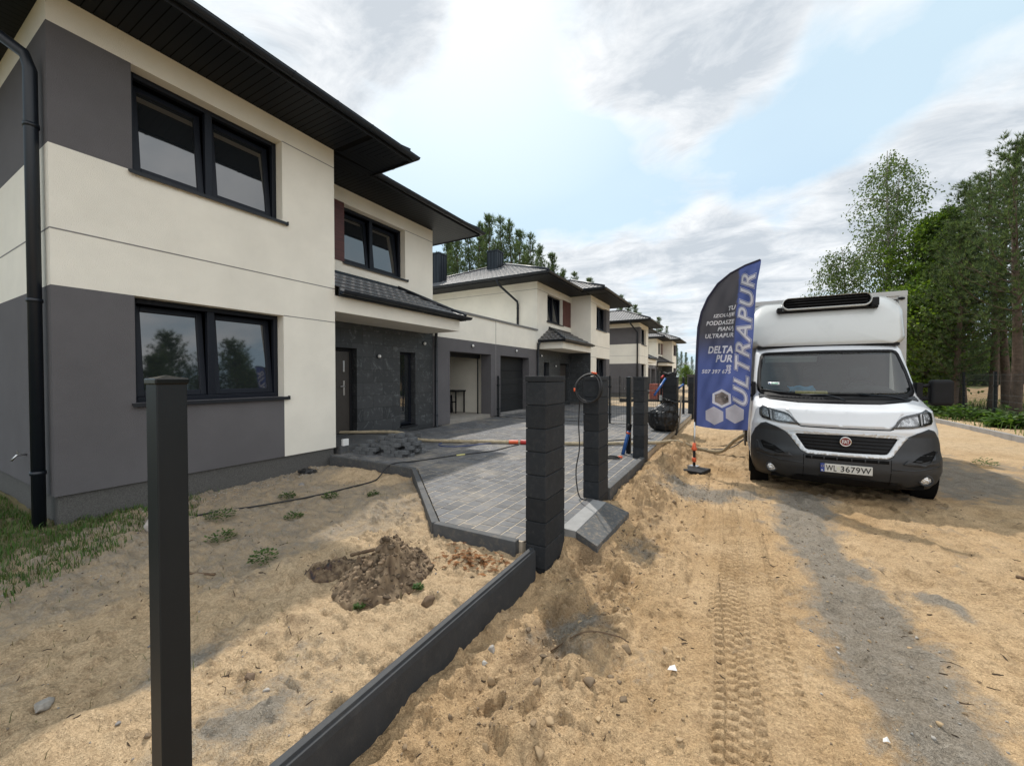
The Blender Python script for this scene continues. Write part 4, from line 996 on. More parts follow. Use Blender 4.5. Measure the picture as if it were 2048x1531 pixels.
# ------------------------------------------------------------------ rocks, crumbs, grass as loose stuff on the ground
def rock_shape(seed, sub=2, amp=.35, sq=(1, .8, .6)):
    bm = bmesh.new(); bmesh.ops.create_icosphere(bm, subdivisions=sub, radius=1)
    for v in bm.verts:
        d = 1 + amp * mnoise.noise(v.co * 1.3 + Vector((seed * 7.1, seed * 3.3, 0))) + amp * .4 * mnoise.noise(v.co * 3.1 + Vector((seed, 0, seed)))
        v.co = Vector((v.co.x * sq[0], v.co.y * sq[1], v.co.z * sq[2])) * d
    rr_ = random.Random(seed * 13 + 5)
    for k in range(15):
        n = Vector((rr_.gauss(0, 1), rr_.gauss(0, 1), rr_.gauss(0, 1))).normalized(); lim = rr_.uniform(.30, .60) * (abs(n.x) * sq[0] + abs(n.y) * sq[1] + abs(n.z) * sq[2])
        for v in bm.verts:
            d = v.co.dot(n)
            if d > lim: v.co -= n * (d - lim)
    for v in bm.verts: v.co *= 1 + .14 * mnoise.noise(v.co * 4.5 + Vector((seed * 3.7, 0, 0)))
    V = np.array([v.co[:] for v in bm.verts]); F = [[v.index for v in f.verts] for f in bm.faces]; bm.free()
    return V, np.array(F)
ROCKS = [rock_shape(i, 2, .5, (1, rng.uniform(.6, .9), rng.uniform(.45, .8))) for i in range(8)]
def attr_mat(name, rough=.9, attr='tint', bs=60, bst=.4):
    m, nt, p, out = newmat(name); a = nt.nodes.new('ShaderNodeAttribute'); a.attribute_name = attr
    n = noisetex(nt, coords(nt), 30, 4); nt.links.new(mixc(nt, maprange(nt, n, .3, .7), mixc(nt, 1.0, a.outputs['Color'], (.72, .72, .72), 'MULTIPLY'), a.outputs['Color']), p.inputs['Base Color'])
    p.inputs['Roughness'].default_value = rough; p.inputs['Specular IOR Level'].default_value = .2
    bump(nt, p, noisetex(nt, coords(nt), bs, 3), bst, .006); return m
CRUMB = attr_mat('crumb')
def np_mesh(name, V, F, m, colors=None, smooth=False):
    me = bpy.data.meshes.new(name); k = F.shape[1]
    me.vertices.add(len(V)); me.vertices.foreach_set('co', V.reshape(-1).astype(np.float32))
    me.loops.add(F.size); me.polygons.add(len(F)); me.loops.foreach_set('vertex_index', F.reshape(-1).astype(np.int32))
    me.polygons.foreach_set('loop_start', (np.arange(len(F)) * k).astype(np.int32))
    if smooth: me.polygons.foreach_set('use_smooth', np.ones(len(F), bool))
    me.update(calc_edges=True)
    if colors is not None:
        a = me.color_attributes.new('tint', 'FLOAT_COLOR', 'POINT')
        a.data.foreach_set('color', np.concatenate([colors, np.ones((len(V), 1))], 1).reshape(-1).astype(np.float32))
    me.materials.append(m); return me
def crumbs(name, pts, pal, m=None):
    Vs, Fs, Cs = [], [], []; n = 0
    for (px, py, pz, s) in pts:
        V, F = ROCKS[rng.randrange(8)]; t = rng.random() * 6.28; c, sn = math.cos(t), math.sin(t)
        W = np.stack([V[:, 0] * c - V[:, 1] * sn, V[:, 0] * sn + V[:, 1] * c, V[:, 2]], 1) * s + (px, py, pz + s * .25)
        Vs.append(W); Fs.append(F + n); n += len(V); k = pal[rng.randrange(len(pal))]; b = rng.uniform(.75, 1.2)
        Cs.append(np.tile(np.array(k) * b, (len(V), 1)))
    return np_mesh(name, np.concatenate(Vs), np.concatenate(Fs), m or CRUMB, np.concatenate(Cs))
SANDP = [(.36, .26, .155), (.29, .21, .13), (.44, .32, .19), (.20, .15, .10)]
STONEP = [(.30, .29, .27), (.22, .21, .20), (.45, .42, .38), (.20, .16, .12)]
pts = []
for k in range(4200):
    u = rng.random()
    if u < .45: px, py = rng.gauss(-.95, .28), rng.uniform(.6, 9.5)
    elif u < .75: px, py = rng.uniform(-1.4, .2), rng.uniform(.8, 4)
    else: px, py = rng.uniform(-1.3, 3.0), rng.uniform(1, 8)
    if px < -1.36: continue
    if -.17 < px < .17 and rng.random() < .8: continue
    s = min(.026, .0038 * math.exp(rng.gauss(.1, .6))); pts.append((px, py, gh(px, py), s))
for k in range(420):
    px, py = rng.gauss(-.85, .30), rng.uniform(.7, 6.5)
    if px < -1.36 or -.2 < px: continue
    pts.append((px, py, gh(px, py), min(.05, .011 * math.exp(rng.gauss(.2, .5)))))
tag(link('sand_crumbs', crumbs('sand_crumbs', pts, SANDP)), kind='stuff')
V, F, C = [], [], []
for k in range(480):
    u = rng.random()
    px, py = (rng.uniform(-1.3, 3.4), rng.uniform(1.2, 8)) if u < .7 else (rng.uniform(-5.5, -1.7), rng.uniform(.5, 2.9))
    a = rng.random() * 3.14 if u > .5 else rng.gauss(.2, .5); L = .009 * math.exp(rng.gauss(.3, .6)); w = rng.uniform(.001, .003); c, s = math.cos(a), math.sin(a); n = len(V); bend = rng.uniform(-.3, .3)
    mx_, my_ = px - s * bend * L, py + c * bend * L
    for qx, qy, ww in ((px - c * L, py - s * L, w), (mx_, my_, w * 1.3), (px + c * L, py + s * L, w * .4)):
        z = gh(qx, qy); V += [(qx - s * ww, qy + c * ww, z - .002), (qx, qy, z + ww * 1.6 + .003), (qx + s * ww, qy - c * ww, z - .002)]
    F += [(n, n + 1, n + 4, n + 3), (n + 1, n + 2, n + 5, n + 4), (n + 3, n + 4, n + 7, n + 6), (n + 4, n + 5, n + 8, n + 7)]; b = rng.uniform(.6, 1.4); C += [(.085 * b, .060 * b, .040 * b)] * 9
tag(link('twig_bits', np_mesh('twig_bits', np.array(V), np.array(F), CRUMB, np.array(C))), kind='stuff')
pts = []
for k in range(1500):
    px, py = rng.uniform(-6.2, -1.65), rng.uniform(.3, 4.4)
    if (px + 4.38) * .68 + (py - 4.56) * .735 > 0 and py > 2.8: continue
    if fbm(np.array([px * 1.3]), np.array([py * 1.3]), 3, 71)[0] < rng.uniform(-.5, .3): continue
    s = min(.022, .004 * math.exp(rng.gauss(.3, .55))); pts.append((px, py, gh(px, py), s))
for k in range(900):
    py = rng.uniform(1.3, 6.5); px = float(np.interp(py, [1.5, 2.4, 3.3, 4.2, 5.2, 6.5], [1.05, .82, .78, .72, .66, .8])) + rng.gauss(0, .22)
    pts.append((px, py, gh(px, py), min(.016, .0035 * math.exp(rng.gauss(.2, .6)))))
for k in range(450):
    px, py = rng.gauss(-.4, .3), rng.gauss(6.1, .3); pts.append((px, py, gh(px, py), min(.02, .005 * math.exp(rng.gauss(.2, .5)))))
tag(link('gravel_bits', crumbs('gravel_bits', pts, STONEP + SANDP)), kind='stuff')
pts = []
for k in range(900):
    px, py = rng.uniform(-6.38, -5.9) + 0, rng.uniform(1.9, 4.35)
    pts.append((px, py, gh(px, py) + .005, rng.uniform(.006, .014)))
tag(link('wall_foot_chippings', crumbs('wall_foot_chippings', pts, [(.5, .45, .38), (.42, .37, .3), (.3, .27, .23)])), kind='stuff')
# ------------------------------------------------------------------ paving, kerbs
def paver_mat():
    m, nt, p, out = newmat('grey_pavers'); a = nt.nodes.new('ShaderNodeAttribute'); a.attribute_name = 'tint'
    vec = coords(nt); n = noisetex(nt, vec, 1.3, 6, .65); n2 = noisetex(nt, vec, 12, 5, .7)
    col = mixc(nt, maprange(nt, n2, .3, .7), mixc(nt, 1.0, a.outputs['Color'], (.8, .8, .8), 'MULTIPLY'), a.outputs['Color'])
    dust = nt.nodes.new('ShaderNodeMath'); dust.operation = 'MULTIPLY'; nt.links.new(maprange(nt, n, .50, .74, 0, .7), dust.inputs[0]); nt.links.new(maprange(nt, n2, .3, .6, .35, 1), dust.inputs[1])
    nt.links.new(mixc(nt, dust.outputs[0], col, (.36, .31, .24)), p.inputs['Base Color'])
    p.inputs['Roughness'].default_value = .72; bump(nt, p, noisetex(nt, vec, 150, 3), .4, .004); return m
PAVER = paver_mat(); JSAND = mat('joint_sand', (.42, .36, .28), .95, .2, 6, 120, .4, .004)
def paving(name, convex_polys, seed, flip=False):
    """courses run along x, mixed block lengths, chamfered tops"""
    r = random.Random(seed); V, F, C = [], [], []; lo = [min(p[k] for q in convex_polys for p in q) for k in (0, 1)]; hi = [max(p[k] for q in convex_polys for p in q) for k in (0, 1)]
    x = lo[0]; Z = .2
    while x < hi[0]:
        wx = .16; y = lo[1] - r.random() * .2
        while y < hi[1]:
            L = r.choice((.12, .16, .16, .24)); g = .004; ch = .007
            for pol in convex_polys:
                q = [(x + g, y + g), (x + wx - g, y + g), (x + wx - g, y + L - g), (x + g, y + L - g)]
                for i in range(len(pol)):
                    if len(q) < 3: break
                    a, b = pol[i], pol[(i + 1) % len(pol)]; nx_, ny_ = -(b[1] - a[1]), b[0] - a[0]
                    q = clip(q, nx_, ny_, nx_ * a[0] + ny_ * a[1])
                if len(q) < 3 or area2(q) < .0012: continue
                cx = sum(p[0] for p in q) / len(q); cy = sum(p[1] for p in q) / len(q); z = Z + r.uniform(-.0015, .0015)
                n = len(V); m = len(q)
                V += [(px, py, Z - .02) for px, py in q] + [(px, py, z - .005) for px, py in q]
                V += [(cx + (px - cx) * (1 - ch / max(.02, math.hypot(px - cx, py - cy))), cy + (py - cy) * (1 - ch / max(.02, math.hypot(px - cx, py - cy))), z) for px, py in q]
                for i in range(m):
                    j = (i + 1) % m; F.append((n + i, n + j, n + m + j, n + m + i)); F.append((n + m + i, n + m + j, n + 2 * m + j, n + 2 * m + i))
                F.append(tuple(range(n + 2 * m, n + 3 * m)))
                b = r.uniform(.08, .135); C += [(b * .97, b * 1.0, b * 1.06)] * (3 * m)
            y += L
        x += wx
    me = bpy.data.meshes.new(name); me.from_pydata(V, [], F); a = me.color_attributes.new('tint', 'FLOAT_COLOR', 'POINT')
    a.data.foreach_set('color', np.concatenate([np.array(C), np.ones((len(C), 1))], 1).reshape(-1).astype(np.float32)); me.materials.append(PAVER)
    o = tag(link(name, me), kind='structure')
    bed = MB()
    for pol in convex_polys: bed.prism(pol, .05, .1965)
    tag(bed.build(name + '_joint_sand', JSAND), kind='structure')
    return o
paving('driveway_paving', [[(-7.46, 4.66), (-1.44, 4.66), (-1.44, 12.03), (-7.46, 12.03)], [(-4.33, 4.652), (-2.53, 3.04), (-1.62, 3.04), (-1.44, 3.46), (-1.44, 4.652)]], 5)
paving('driveway_paving', [[(-7.46, 12.17), (-1.44, 12.17), (-1.44, 19.5), (-7.46, 19.5)]], 6)

def bar(mb, a, b, w, z0, z1, mi=0):
    a, b = Vector((*a, 0)), Vector((*b, 0)); d = (b - a); L = d.length; d.normalize(); n = Vector((-d.y, d.x, 0)); c = (a + b) / 2
    mb.obox((c.x, c.y, (z0 + z1) / 2), (d, n, Vector((0, 0, 1))), (L / 2, w / 2, (z1 - z0) / 2), mi)
def kerb(name, path, w, z0, z1, m, label, group, piece=1.0, gap=.004):
    root = None; k = MB()
    for a, b in zip(path, path[1:]):
        L = math.dist(a, b); n = max(1, round(L / piece)); d = ((b[0] - a[0]) / L, (b[1] - a[1]) / L)
        for i in range(n):
            t0, t1 = i * L / n + gap / 2, (i + 1) * L / n - gap / 2
            bar(k, (a[0] + d[0] * t0, a[1] + d[1] * t0), (a[0] + d[0] * t1, a[1] + d[1] * t1), w, z0, z1)
    return tag(k.build(name, m, None, .008), label, 'kerb', group)
kerb('kerb', [(-6.36, 4.605), (-4.38, 4.605), (-4.36, 4.6), (-2.55, 2.985), (-1.64, 3.0)], .075, -.15, .222, KERB, 'dark grey kerb edging the corner of the paved driveway above the yard sand', 'kerbs round the driveway')
kerb('kerb', [(-1.405, 4.95), (-1.405, 7.13)], .08, -.12, .235, KERB, 'short dark kerb between the second and third fence pillars, sand heaped against it', 'kerbs round the driveway')
kerb('kerb', [(6.2, -4), (6.2, 60)], .10, -.1, .16, KERBL, 'long pale grey kerb along the far right side of the sand road', None)
# sloping slab in the wicket gap: a pale strip and a dark edge
sl = MB(); sl.add([(-1.445, 3.50, .203), (-1.285, 3.50, .198), (-1.285, 4.50, .198), (-1.445, 4.50, .203), (-1.445, 3.50, .10), (-1.285, 3.50, .10), (-1.285, 4.50, .10), (-1.445, 4.50, .10)], [(0, 1, 2, 3), (4, 7, 6, 5), (0, 4, 5, 1), (1, 5, 6, 2), (2, 6, 7, 3), (3, 7, 4, 0)])
tag(sl.build('threshold_slab', mat('pale_slab', (.25, .25, .245), .8, .12, 9, 120, .4, .004), None, .006), 'narrow pale concrete strip laid in the gap between the first two pillars', 'slab')
sl = MB(); sl.add([(-1.281, 3.49, .198), (-1.06, 3.43, .13), (-1.02, 4.47, .13), (-1.281, 4.50, .198), (-1.281, 3.49, .12), (-1.06, 3.43, .05), (-1.02, 4.47, .05), (-1.281, 4.50, .12)], [(0, 1, 2, 3), (4, 7, 6, 5), (0, 4, 5, 1), (1, 5, 6, 2), (2, 6, 7, 3), (3, 7, 4, 0)])
tag(sl.build('ramp_slab', mat('dark_slab', (.07, .073, .075), .8, .2, 8, 120, .4, .004, dirt=.6, dirtc=(.40, .31, .2)), None, .006), 'dark slab tilting down from the gate gap onto the sand, dusted with sand', 'slab')
# raised entrance step
es = MB(); es.box(-7.46, 4.80, .1, -6.36, 6.95, .345); tag(es.build('entrance_step', KERB, None, .012), 'low grey step in front of the open door of the nearest house', 'step')
# concrete board of the fence
bd = MB(); bd.add([(-1.50, -2.6, -.25), (-1.447, -2.6, -.25), (-1.447, -2.6, .155), (-1.452, -2.6, .185), (-1.462, -2.6, .188), (-1.466, -2.6, .203), (-1.50, -2.6, .203)] + [(-1.50, 2.97, -.25), (-1.447, 2.97, -.25), (-1.447, 2.97, .155), (-1.452, 2.97, .185), (-1.462, 2.97, .188), (-1.466, 2.97, .203), (-1.50, 2.97, .203)],
   [tuple(range(7)), tuple(range(13, 6, -1))] + [(i, 7 + i, 7 + (i + 1) % 7, (i + 1) % 7) for i in range(7)])
tag(bd.build('fence_plinth_board', PLINTH, None, .002), 'long dark concrete fence board running from the bottom edge to the first pillar', 'fence board')

# ------------------------------------------------------------------ pillars and posts
def make_pillar(x0, y0, x1, y1, zt, label, z0=-.15, jitter=0):
    p = empty('fence_pillar', ((x0 + x1) / 2, (y0 + y1) / 2, z0), 0, label, 'pillar', 'block pillars of the roadside fence')
    cx, cy = (x0 + x1) / 2, (y0 + y1) / 2; hx, hy = (x1 - x0) / 2, (y1 - y0) / 2
    core = MB(); core.box(-hx + .012, -hy + .012, 0, hx - .012, hy - .012, zt - z0 - .01); core.build('core', ANTHM, p)
    c = MB(); c.box(-hx - .004, -hy - .004, zt - .046 - z0, hx + .004, hy + .004, zt - z0); c.build('cap', BLOCK, p, .004)
    z = zt - .052
    while z > z0 + .02:
        zb = max(z - .194, z0); b = MB(); dx, dy = rng.uniform(-.0015, .0015), rng.uniform(-.0015, .0015)
        b.box(-hx + dx, -hy + dy, zb - z0, hx + dx, hy + dy, z - z0); b.build('block', BLOCK, p, .005); z -= .2
    return p
make_pillar(-1.575, 3.03, -1.385, 3.46, 1.65, 'nearest dark block pillar, at the end of the concrete fence board')
make_pillar(-1.575, 4.52, -1.385, 4.92, 1.647, 'second dark block pillar, a black cable coil hung round its top', -.1)
make_pillar(-1.57, 7.14, -1.38, 7.52, 1.64, 'third dark block pillar, a blue tube leaning behind it')
make_pillar(-1.80, 11.92, -1.42, 12.34, 1.63, 'wide dark block pillar just behind the black rubbish bag')
make_pillar(-1.57, 16.6, -1.38, 17.0, 1.62, 'dark block pillar farthest along, beside the left edge of the flag')
make_pillar(-1.57, 19.3, -1.38, 19.7, 1.62, 'small dark block pillar far off beyond the wide one')
def make_post(x, y, w, zt, label, z0=-.3, cap=True):
    p = empty('fence_post', (x, y, z0), 0, label, 'post', 'square metal fence posts')
    s = MB(); s.box(-w / 2, -w / 2, 0, w / 2, w / 2, zt - z0 - .01); s.build('shaft', POSTM, p, w * .045, 3)
    if cap:
        c = MB(); h = w / 2 + .0035; c.box(-h, -h, zt - z0 - w * .33, h, h, zt - z0 - .006)
        c.add([(-h + .006, -h + .006, zt - z0 - .006), (h - .006, -h + .006, zt - z0 - .006), (h - .006, h - .006, zt - z0 - .006), (-h + .006, h - .006, zt - z0 - .006), (0, 0, zt - z0 + .0035)], [(0, 1, 4), (1, 2, 4), (2, 3, 4), (3, 0, 4)])
        c.build('cap', CAPM, p, .004, 3)
    return p
make_post(-1.492, .525, .0745, 1.65, 'large dark square post standing close in the left foreground, its black cap catching light')
make_post(-1.74, 7.56, .08, 1.64, 'dark square gate post just left of the third pillar')
make_post(-1.66, 12.45, .09, 1.62, 'dark square post touching the right side of the wide pillar')
make_post(-1.72, 16.45, .08, 1.6, 'thin dark gate post far off by the last pillar')
# loose pale board against the wide pillar
lb = MB(); lb.obox((-1.36, 12.2, .62), ((0, 1, 0), (.06, 0, .998), (.998, 0, -.06)), (.10, .45, .012)); tag(lb.build('board', mat('weathered_board', (.30, .28, .25), .8, .25, 6)), 'weathered board leaning on the right side of the wide pillar', 'board')

# wire mesh fences
WIRE = mat('green_black_wire', (.016, .020, .020), .5, .1, 9)
def mesh_fence(pts, zt, label, z0=.1, pitch=.05, post=.05, board=None, group='wire mesh fences', r=.0024):
    f = empty('mesh_fence', (*pts[0], 0), 0, label, 'fence', group); ox, oy = pts[0]
    for a, b in zip(pts, pts[1:]):
        L = math.dist(a, b); d = ((b[0] - a[0]) / L, (b[1] - a[1]) / L); w = MB(); n = int(L / pitch)
        def wire(p0, p1):
            p0, p1 = Vector(p0), Vector(p1); dd = (p1 - p0); l = dd.length; dd.normalize(); s = dd.orthogonal().normalized()
            w.obox((p0 + p1) / 2, (dd, s, dd.cross(s)), (l / 2, r, r))
        for i in range(1, n): x, y = a[0] + d[0] * L * i / n - ox, a[1] + d[1] * L * i / n - oy; wire((x, y, z0 + .02), (x, y, zt))
        for z in (z0 + .05, z0 + .25, (z0 + zt) / 2 - .1, (z0 + zt) / 2 + .1, zt - .25, zt - .05):
            for o in (0, .012): wire((a[0] - ox - d[1] * o, a[1] - oy + d[0] * o, z), (b[0] - ox - d[1] * o, b[1] - oy + d[0] * o, z))
        w.build('wire_panel', WIRE, f)
        if board:
            bb = MB(); bar(bb, (a[0] - ox, a[1] - oy), (b[0] - ox, b[1] - oy), .05, -.1, board); bb.build('plinth_board', PLINTH, f)
    for x, y in pts:
        s = MB(); s.box(x - ox - post / 2, y - oy - post / 2, -.2, x - ox + post / 2, y - oy + post / 2, zt + .06)
        for z in (.45, 1.3): s.box(x - ox - post * .8, y - oy - post * .8, z, x - ox + post * .8, y - oy + post * .8, z + .05)
        s.build('post', POSTM, f)
    return f
mesh_fence([(-7.40, 12.1), (-5.38, 12.1), (-3.36, 12.1), (-1.86, 12.1)], 1.6, 'thin wire mesh fence between the two driveways, from the shared garage to the wide pillar', .25)
mesh_fence([(-6.3, 24.95), (-4.0, 24.95), (-1.6, 24.95)], 1.6, 'wire mesh fence in front of the grey side wall of the third house', .2, board=.25)
mesh_fence([(7.35, 14.5), (7.55, 17.2), (7.75, 19.9), (7.95, 22.6), (8.15, 25.3), (8.3, 28), (8.4, 31)], 1.75, 'dark wire mesh fence under the trees beyond the right-hand kerb', .1, .08, .07)
# far end of the street
fw = MB(); fw.box(-6, 62, -.2, 4, 62.2, 1.75); fw.box(-6.1, 61.9, 1.75, 4.1, 62.3, 1.9)
tag(fw.build('boundary_wall', mat('dark_far_wall', (.06, .06, .06), .8, .2, 2)), 'low dark wall closing the far end of the street', 'wall')
# pallet of bricks
pb = empty('brick_pallet', (-4.1, 25.9, .12), .05, 'shrink-wrapped stack of reddish pink bricks on a pallet before the third house', 'brick stack')
PAL = mat('pallet_wood', (.25, .19, .12), .9, .2, 8); BR = mat('pink_brick', (.40, .13, .10), .85, .25, 12, 40, .4, .004)
k = MB()
for i in (-1, 0, 1): k.box(-.55, i * .4 - .05, 0, .55, i * .4 + .05, .1)
for i in range(6): k.box(-.55 + i * .2, -.5, .1, -.43 + i * .2, .5, .122)
k.build('pallet', PAL, pb)
k = MB()
for lz in range(9):
    for i in range(8):
        for j in range(4):
            o = .0 if lz % 2 else .03; z = .125 + lz * .098 + (.06 if lz > 4 else 0)
            k.box(-.53 + i * .132 + .003, -.5 + j * .25 + .004, z, -.53 + i * .132 + .127, -.5 + j * .25 + .246, z + .09)
k.build('bricks', BR, pb)

# ------------------------------------------------------------------ loose pavers by the entrance
PVL = mat('loose_paver', (.10, .105, .11), .8, .3, 10, 130, .4, .004)
pm = MB(); pm.box(-.078, -.05, 0, .078, .05, .058); p0 = pm.build('paver', PVL, None, .003)
spots = []
for row, (y0, hs) in enumerate(((5.06, (2, 3, 2, 0, 3, 4, 2)), (5.20, (1, 4, 3, 4, 5, 5, 4)), (5.34, (0, 2, 5, 6, 6, 5, 5)), (5.48, (0, 0, 3, 5, 6, 6, 4)))):
    for i, n in enumerate(hs):
        for k in range(n):
            if row < 3 and k < n - 2 and i not in (0, 6) and hs[i - 1] > k and hs[(i + 1) % 7] > k and row > 0: continue
            spots.append((-6.22 + i * .166 + (.08 if (k + row) % 2 else 0) + rng.uniform(-.007, .007), y0 + rng.uniform(-.007, .007) + .02 * i, .2 + k * .0602, .10 + rng.uniform(-.035, .035)))
for i, (x, y, z, a) in enumerate(spots):
    o = p0 if i == 0 else p0.copy()
    if i: COL.objects.link(o)
    o.location = (x, y, z); o.rotation_euler = (0, 0, a)
    tag(o, 'small grey paving block in the loose pile by the entrance step', 'paver', 'loose pavers piled on the driveway')

# ------------------------------------------------------------------ hoses and cables
def smooth_path(p, n=10):
    p = [Vector(q) for q in p]; p = [p[0] * 2 - p[1]] + p + [p[-1] * 2 - p[-2]]; out = []
    for i in range(1, len(p) - 2):
        for t in np.linspace(0, 1, n, endpoint=False):
            a, b, c, d = p[i - 1], p[i], p[i + 1], p[i + 2]
            out.append(.5 * ((2 * b) + (c - a) * t + (2 * a - 5 * b + 4 * c - d) * t * t + (3 * b - a - 3 * c + d) * t ** 3))
    return out + [p[-2]]
def line(name, pts, r, m, label, cat, seg=8, group=None, parent=None, wob=0):
    pp = smooth_path(pts); rs = [r * (1 + wob * math.sin(i * 1.7) * .5 + wob * rng.uniform(-.5, .5)) for i in range(len(pp))]
    b = MB(); b.tube(pp, rs, seg); o = b.build(name, m, parent)
    return tag(o, label, cat, group) if label else o
HOSE = mat('canvas_hose', (.36, .30, .20), .9, .25, 14, 90, .6, .006, dirt=.5, dirtc=(.15, .12, .085)); CABLE = mat('black_cable', (.012, .012, .013), .6, .1, 9); BLUEC = mat('blue_cable', (.02, .045, .16), .5, .1, 9)
ORANGE = mat('orange_plastic', (.62, .10, .03), .45, .1, 9); REDC = mat('red_coupling', (.40, .02, .015), .45, .15, 9)
hz = lambda x, y: max(.2, gh(x, y) + .0) if x < -1.44 else gh(x, y)
hp = [(.42, 9.2, .55), (.22, 9.2, .50), (.0, 9.35, .32), (-.25, 9.45, hz(-.25, 9.45) + .07), (-.66, 9.45, hz(-.66, 9.45) + .045), (-1.1, 9.2, hz(-1.1, 9.2) + .04), (-1.45, 8.7, .25), (-2.2, 8.25, .243), (-3.08, 7.72, .243), (-3.95, 7.42, .243), (-4.36, 7.24, .243), (-4.8, 7.06, .243), (-5.57, 6.72, .243), (-6.1, 6.55, .26), (-6.5, 6.42, .39), (-7.0, 6.3, .39), (-7.42, 6.0, .39), (-7.9, 5.6, .40)]
ho = line('heated_hose', hp, .035, HOSE, 'thick beige canvas-wrapped hose from the van across the driveway to the open door', 'hose', 10, wob=.16)
line('wrap_band', [(-4.02, 7.39, .244), (-4.12, 7.345, .244), (-4.2, 7.31, .242)], .042, ORANGE, None, None, 10, parent=ho); line('coupling', [(-3.78, 7.47, .246), (-3.87, 7.44, .247), (-3.97, 7.41, .247)], .048, REDC, None, None, 12, parent=ho)
line('power_cable', [(-3.95, 7.3, .212), (-4.02, 6.9, .21), (-4.08, 6.4, .21), (-4.46, 5.65, .21), (-4.71, 5.0, .212), (-4.79, 4.66, .238), (-4.86, 4.52, .19), (-4.78, 4.3, gh(-4.78, 4.3) + .03), (-4.70, 4.1, gh(-4.70, 4.1) + .015), (-4.78, 3.75, gh(-4.78, 3.75) + .012), (-4.95, 3.25, gh(-4.95, 3.25) + .012), (-5.15, 2.7, gh(-5.15, 2.7) + .012), (-5.33, 2.3, gh(-5.33, 2.3) + .012), (-5.5, 1.9, gh(-5.5, 1.9) + .01)], .0105, CABLE, 'long black cable running over the kerb and along the yard sand by the house wall', 'cable')
tp = MB(); tp.tube([(-4.33, 5.9, .21), (-4.41, 5.75, .21)], .013, 8); tag(tp.build('cable_tape', mat('yellow_tape', (.6, .55, .2), .5, .1, 8)), 'short yellow tape wrapped on the black cable on the driveway', 'tape')
line('blue_cable', [(-5.5, 6.66, .212), (-5.45, 6.5, .208), (-5.27, 6.38, .208), (-4.95, 6.5, .208), (-4.65, 7.0, .212), (-4.5, 7.2, .212)], .009, BLUEC, 'thin blue cable looping beside the beige hose on the driveway', 'cable')
line('grey_cable', [(-3.2, 8.0, .21), (-2.44, 8.75, .21), (-1.7, 9.5, .21), (-1.3, 10.0, gh(-1.3, 10) + .012), (-.7, 10.3, gh(-.7, 10.3) + .012), (-.1, 10.9, gh(-.1, 10.9) + .012), (.4, 11.3, gh(.4, 11.3) + .2)], .011, CABLE, 'black cable lying on the sand behind the flag base', 'cable')
line('grey_cable', [(-3.4, 7.75, .21), (-2.5, 8.45, .21), (-1.7, 8.95, .21), (-1.2, 9.45, gh(-1.2, 9.45) + .012), (-.7, 9.75, gh(-.7, 9.75) + .012), (-.1, 9.75, gh(-.1, 9.75) + .1), (.3, 9.6, .45)], .012, mat('grey_cable_skin', (.06, .06, .06), .6, .1, 8), 'dark grey cable running alongside the beige hose to the van', 'cable')
# coil on the second pillar
cz = Vector((-1.50, 4.49, 1.53)); cp = []
for i in range(160):
    t = i / 159 * 5 * 2 * math.pi; rr = .165 + .010 * math.sin(t * .37) + .006 * math.sin(t * 2.3)
    cp.append(cz + Vector((rr * math.cos(t) * .95, -.028 + .022 * math.sin(t * .31) + (.35 * max(0, math.sin(t)) ** 1.5) * .3, rr * math.sin(t) - .02)))
b = MB(); b.tube(cp, .0085, 7); co = tag(b.build('cable_coil', CABLE), 'black cable coiled round the top of the second pillar with orange plugs', 'cable coil')
b = MB(); b.tube([cz + Vector((-.155, -.05, -.02)), cz + Vector((-.155, -.05, -.06))], .013, 8); b.tube([cz + Vector((.03, .02, .165)), cz + Vector((.09, .02, .152))], .011, 8); b.build('orange_plug', ORANGE, co)
line('hanging_cable', [(-1.60, 4.47, 1.40), (-1.61, 4.46, 1.1), (-1.60, 4.46, .8), (-1.64, 4.46, .55), (-1.63, 4.46, .35), (-1.59, 4.45, .22), (-1.5, 4.42, .208)], .0075, CABLE, None, None, 6, parent=co)
# coil lying on the paving
cp = [(-1.86 + (.10 + .004 * math.sin(i)) * math.cos(i * .39), 6.92 + (.10 + .004 * math.sin(i)) * math.sin(i * .39), .212 + .02 * i / 80) for i in range(80)]
b = MB(); b.tube(cp, .009, 7); co = tag(b.build('cable_coil', CABLE), 'small black cable coil with orange ends lying on sand inside the third pillar', 'cable coil')
b = MB(); b.tube([(-1.97, 6.88, .225), (-1.99, 6.80, .22)], .02, 8); b.tube([(-1.77, 6.95, .232), (-1.72, 6.99, .225)], .02, 8); b.build('orange_plug', ORANGE, co)
# blue tubes
b = MB(); b.tube([(-1.80, 7.36, .2), (-1.70, 7.46, .68)], .034, 12); bt = tag(b.build('blue_tube', mat('blue_tube_plastic', (.02, .10, .33), .4, .15, 8)), 'blue tube with black end leaning between the gate post and the third pillar', 'tube')
b = MB(); b.tube([(-1.71, 7.45, .64), (-1.695, 7.465, .76)], .040, 12); b.build('end_cap', RUBBER, bt); b = MB(); b.tube([(-1.722, 7.438, .575), (-1.714, 7.446, .61)], .037, 12); b.build('orange_band', ORANGE, bt)
b = MB(); b.tube([(-1.95, 11.5, 1.12), (-1.72, 11.9, 1.58)], .03, 10); tag(b.build('blue_tube', bpy.data.materials['blue_tube_plastic']), 'blue tube propped against the left side of the wide pillar', 'tube')
b = MB(); b.tube([(-1.42, 12.3, 1.30), (-1.30, 12.4, 1.42)], .028, 10); tag(b.build('blue_tube', bpy.data.materials['blue_tube_plastic']), 'stub of blue tube sticking out right of the wide pillar', 'tube')
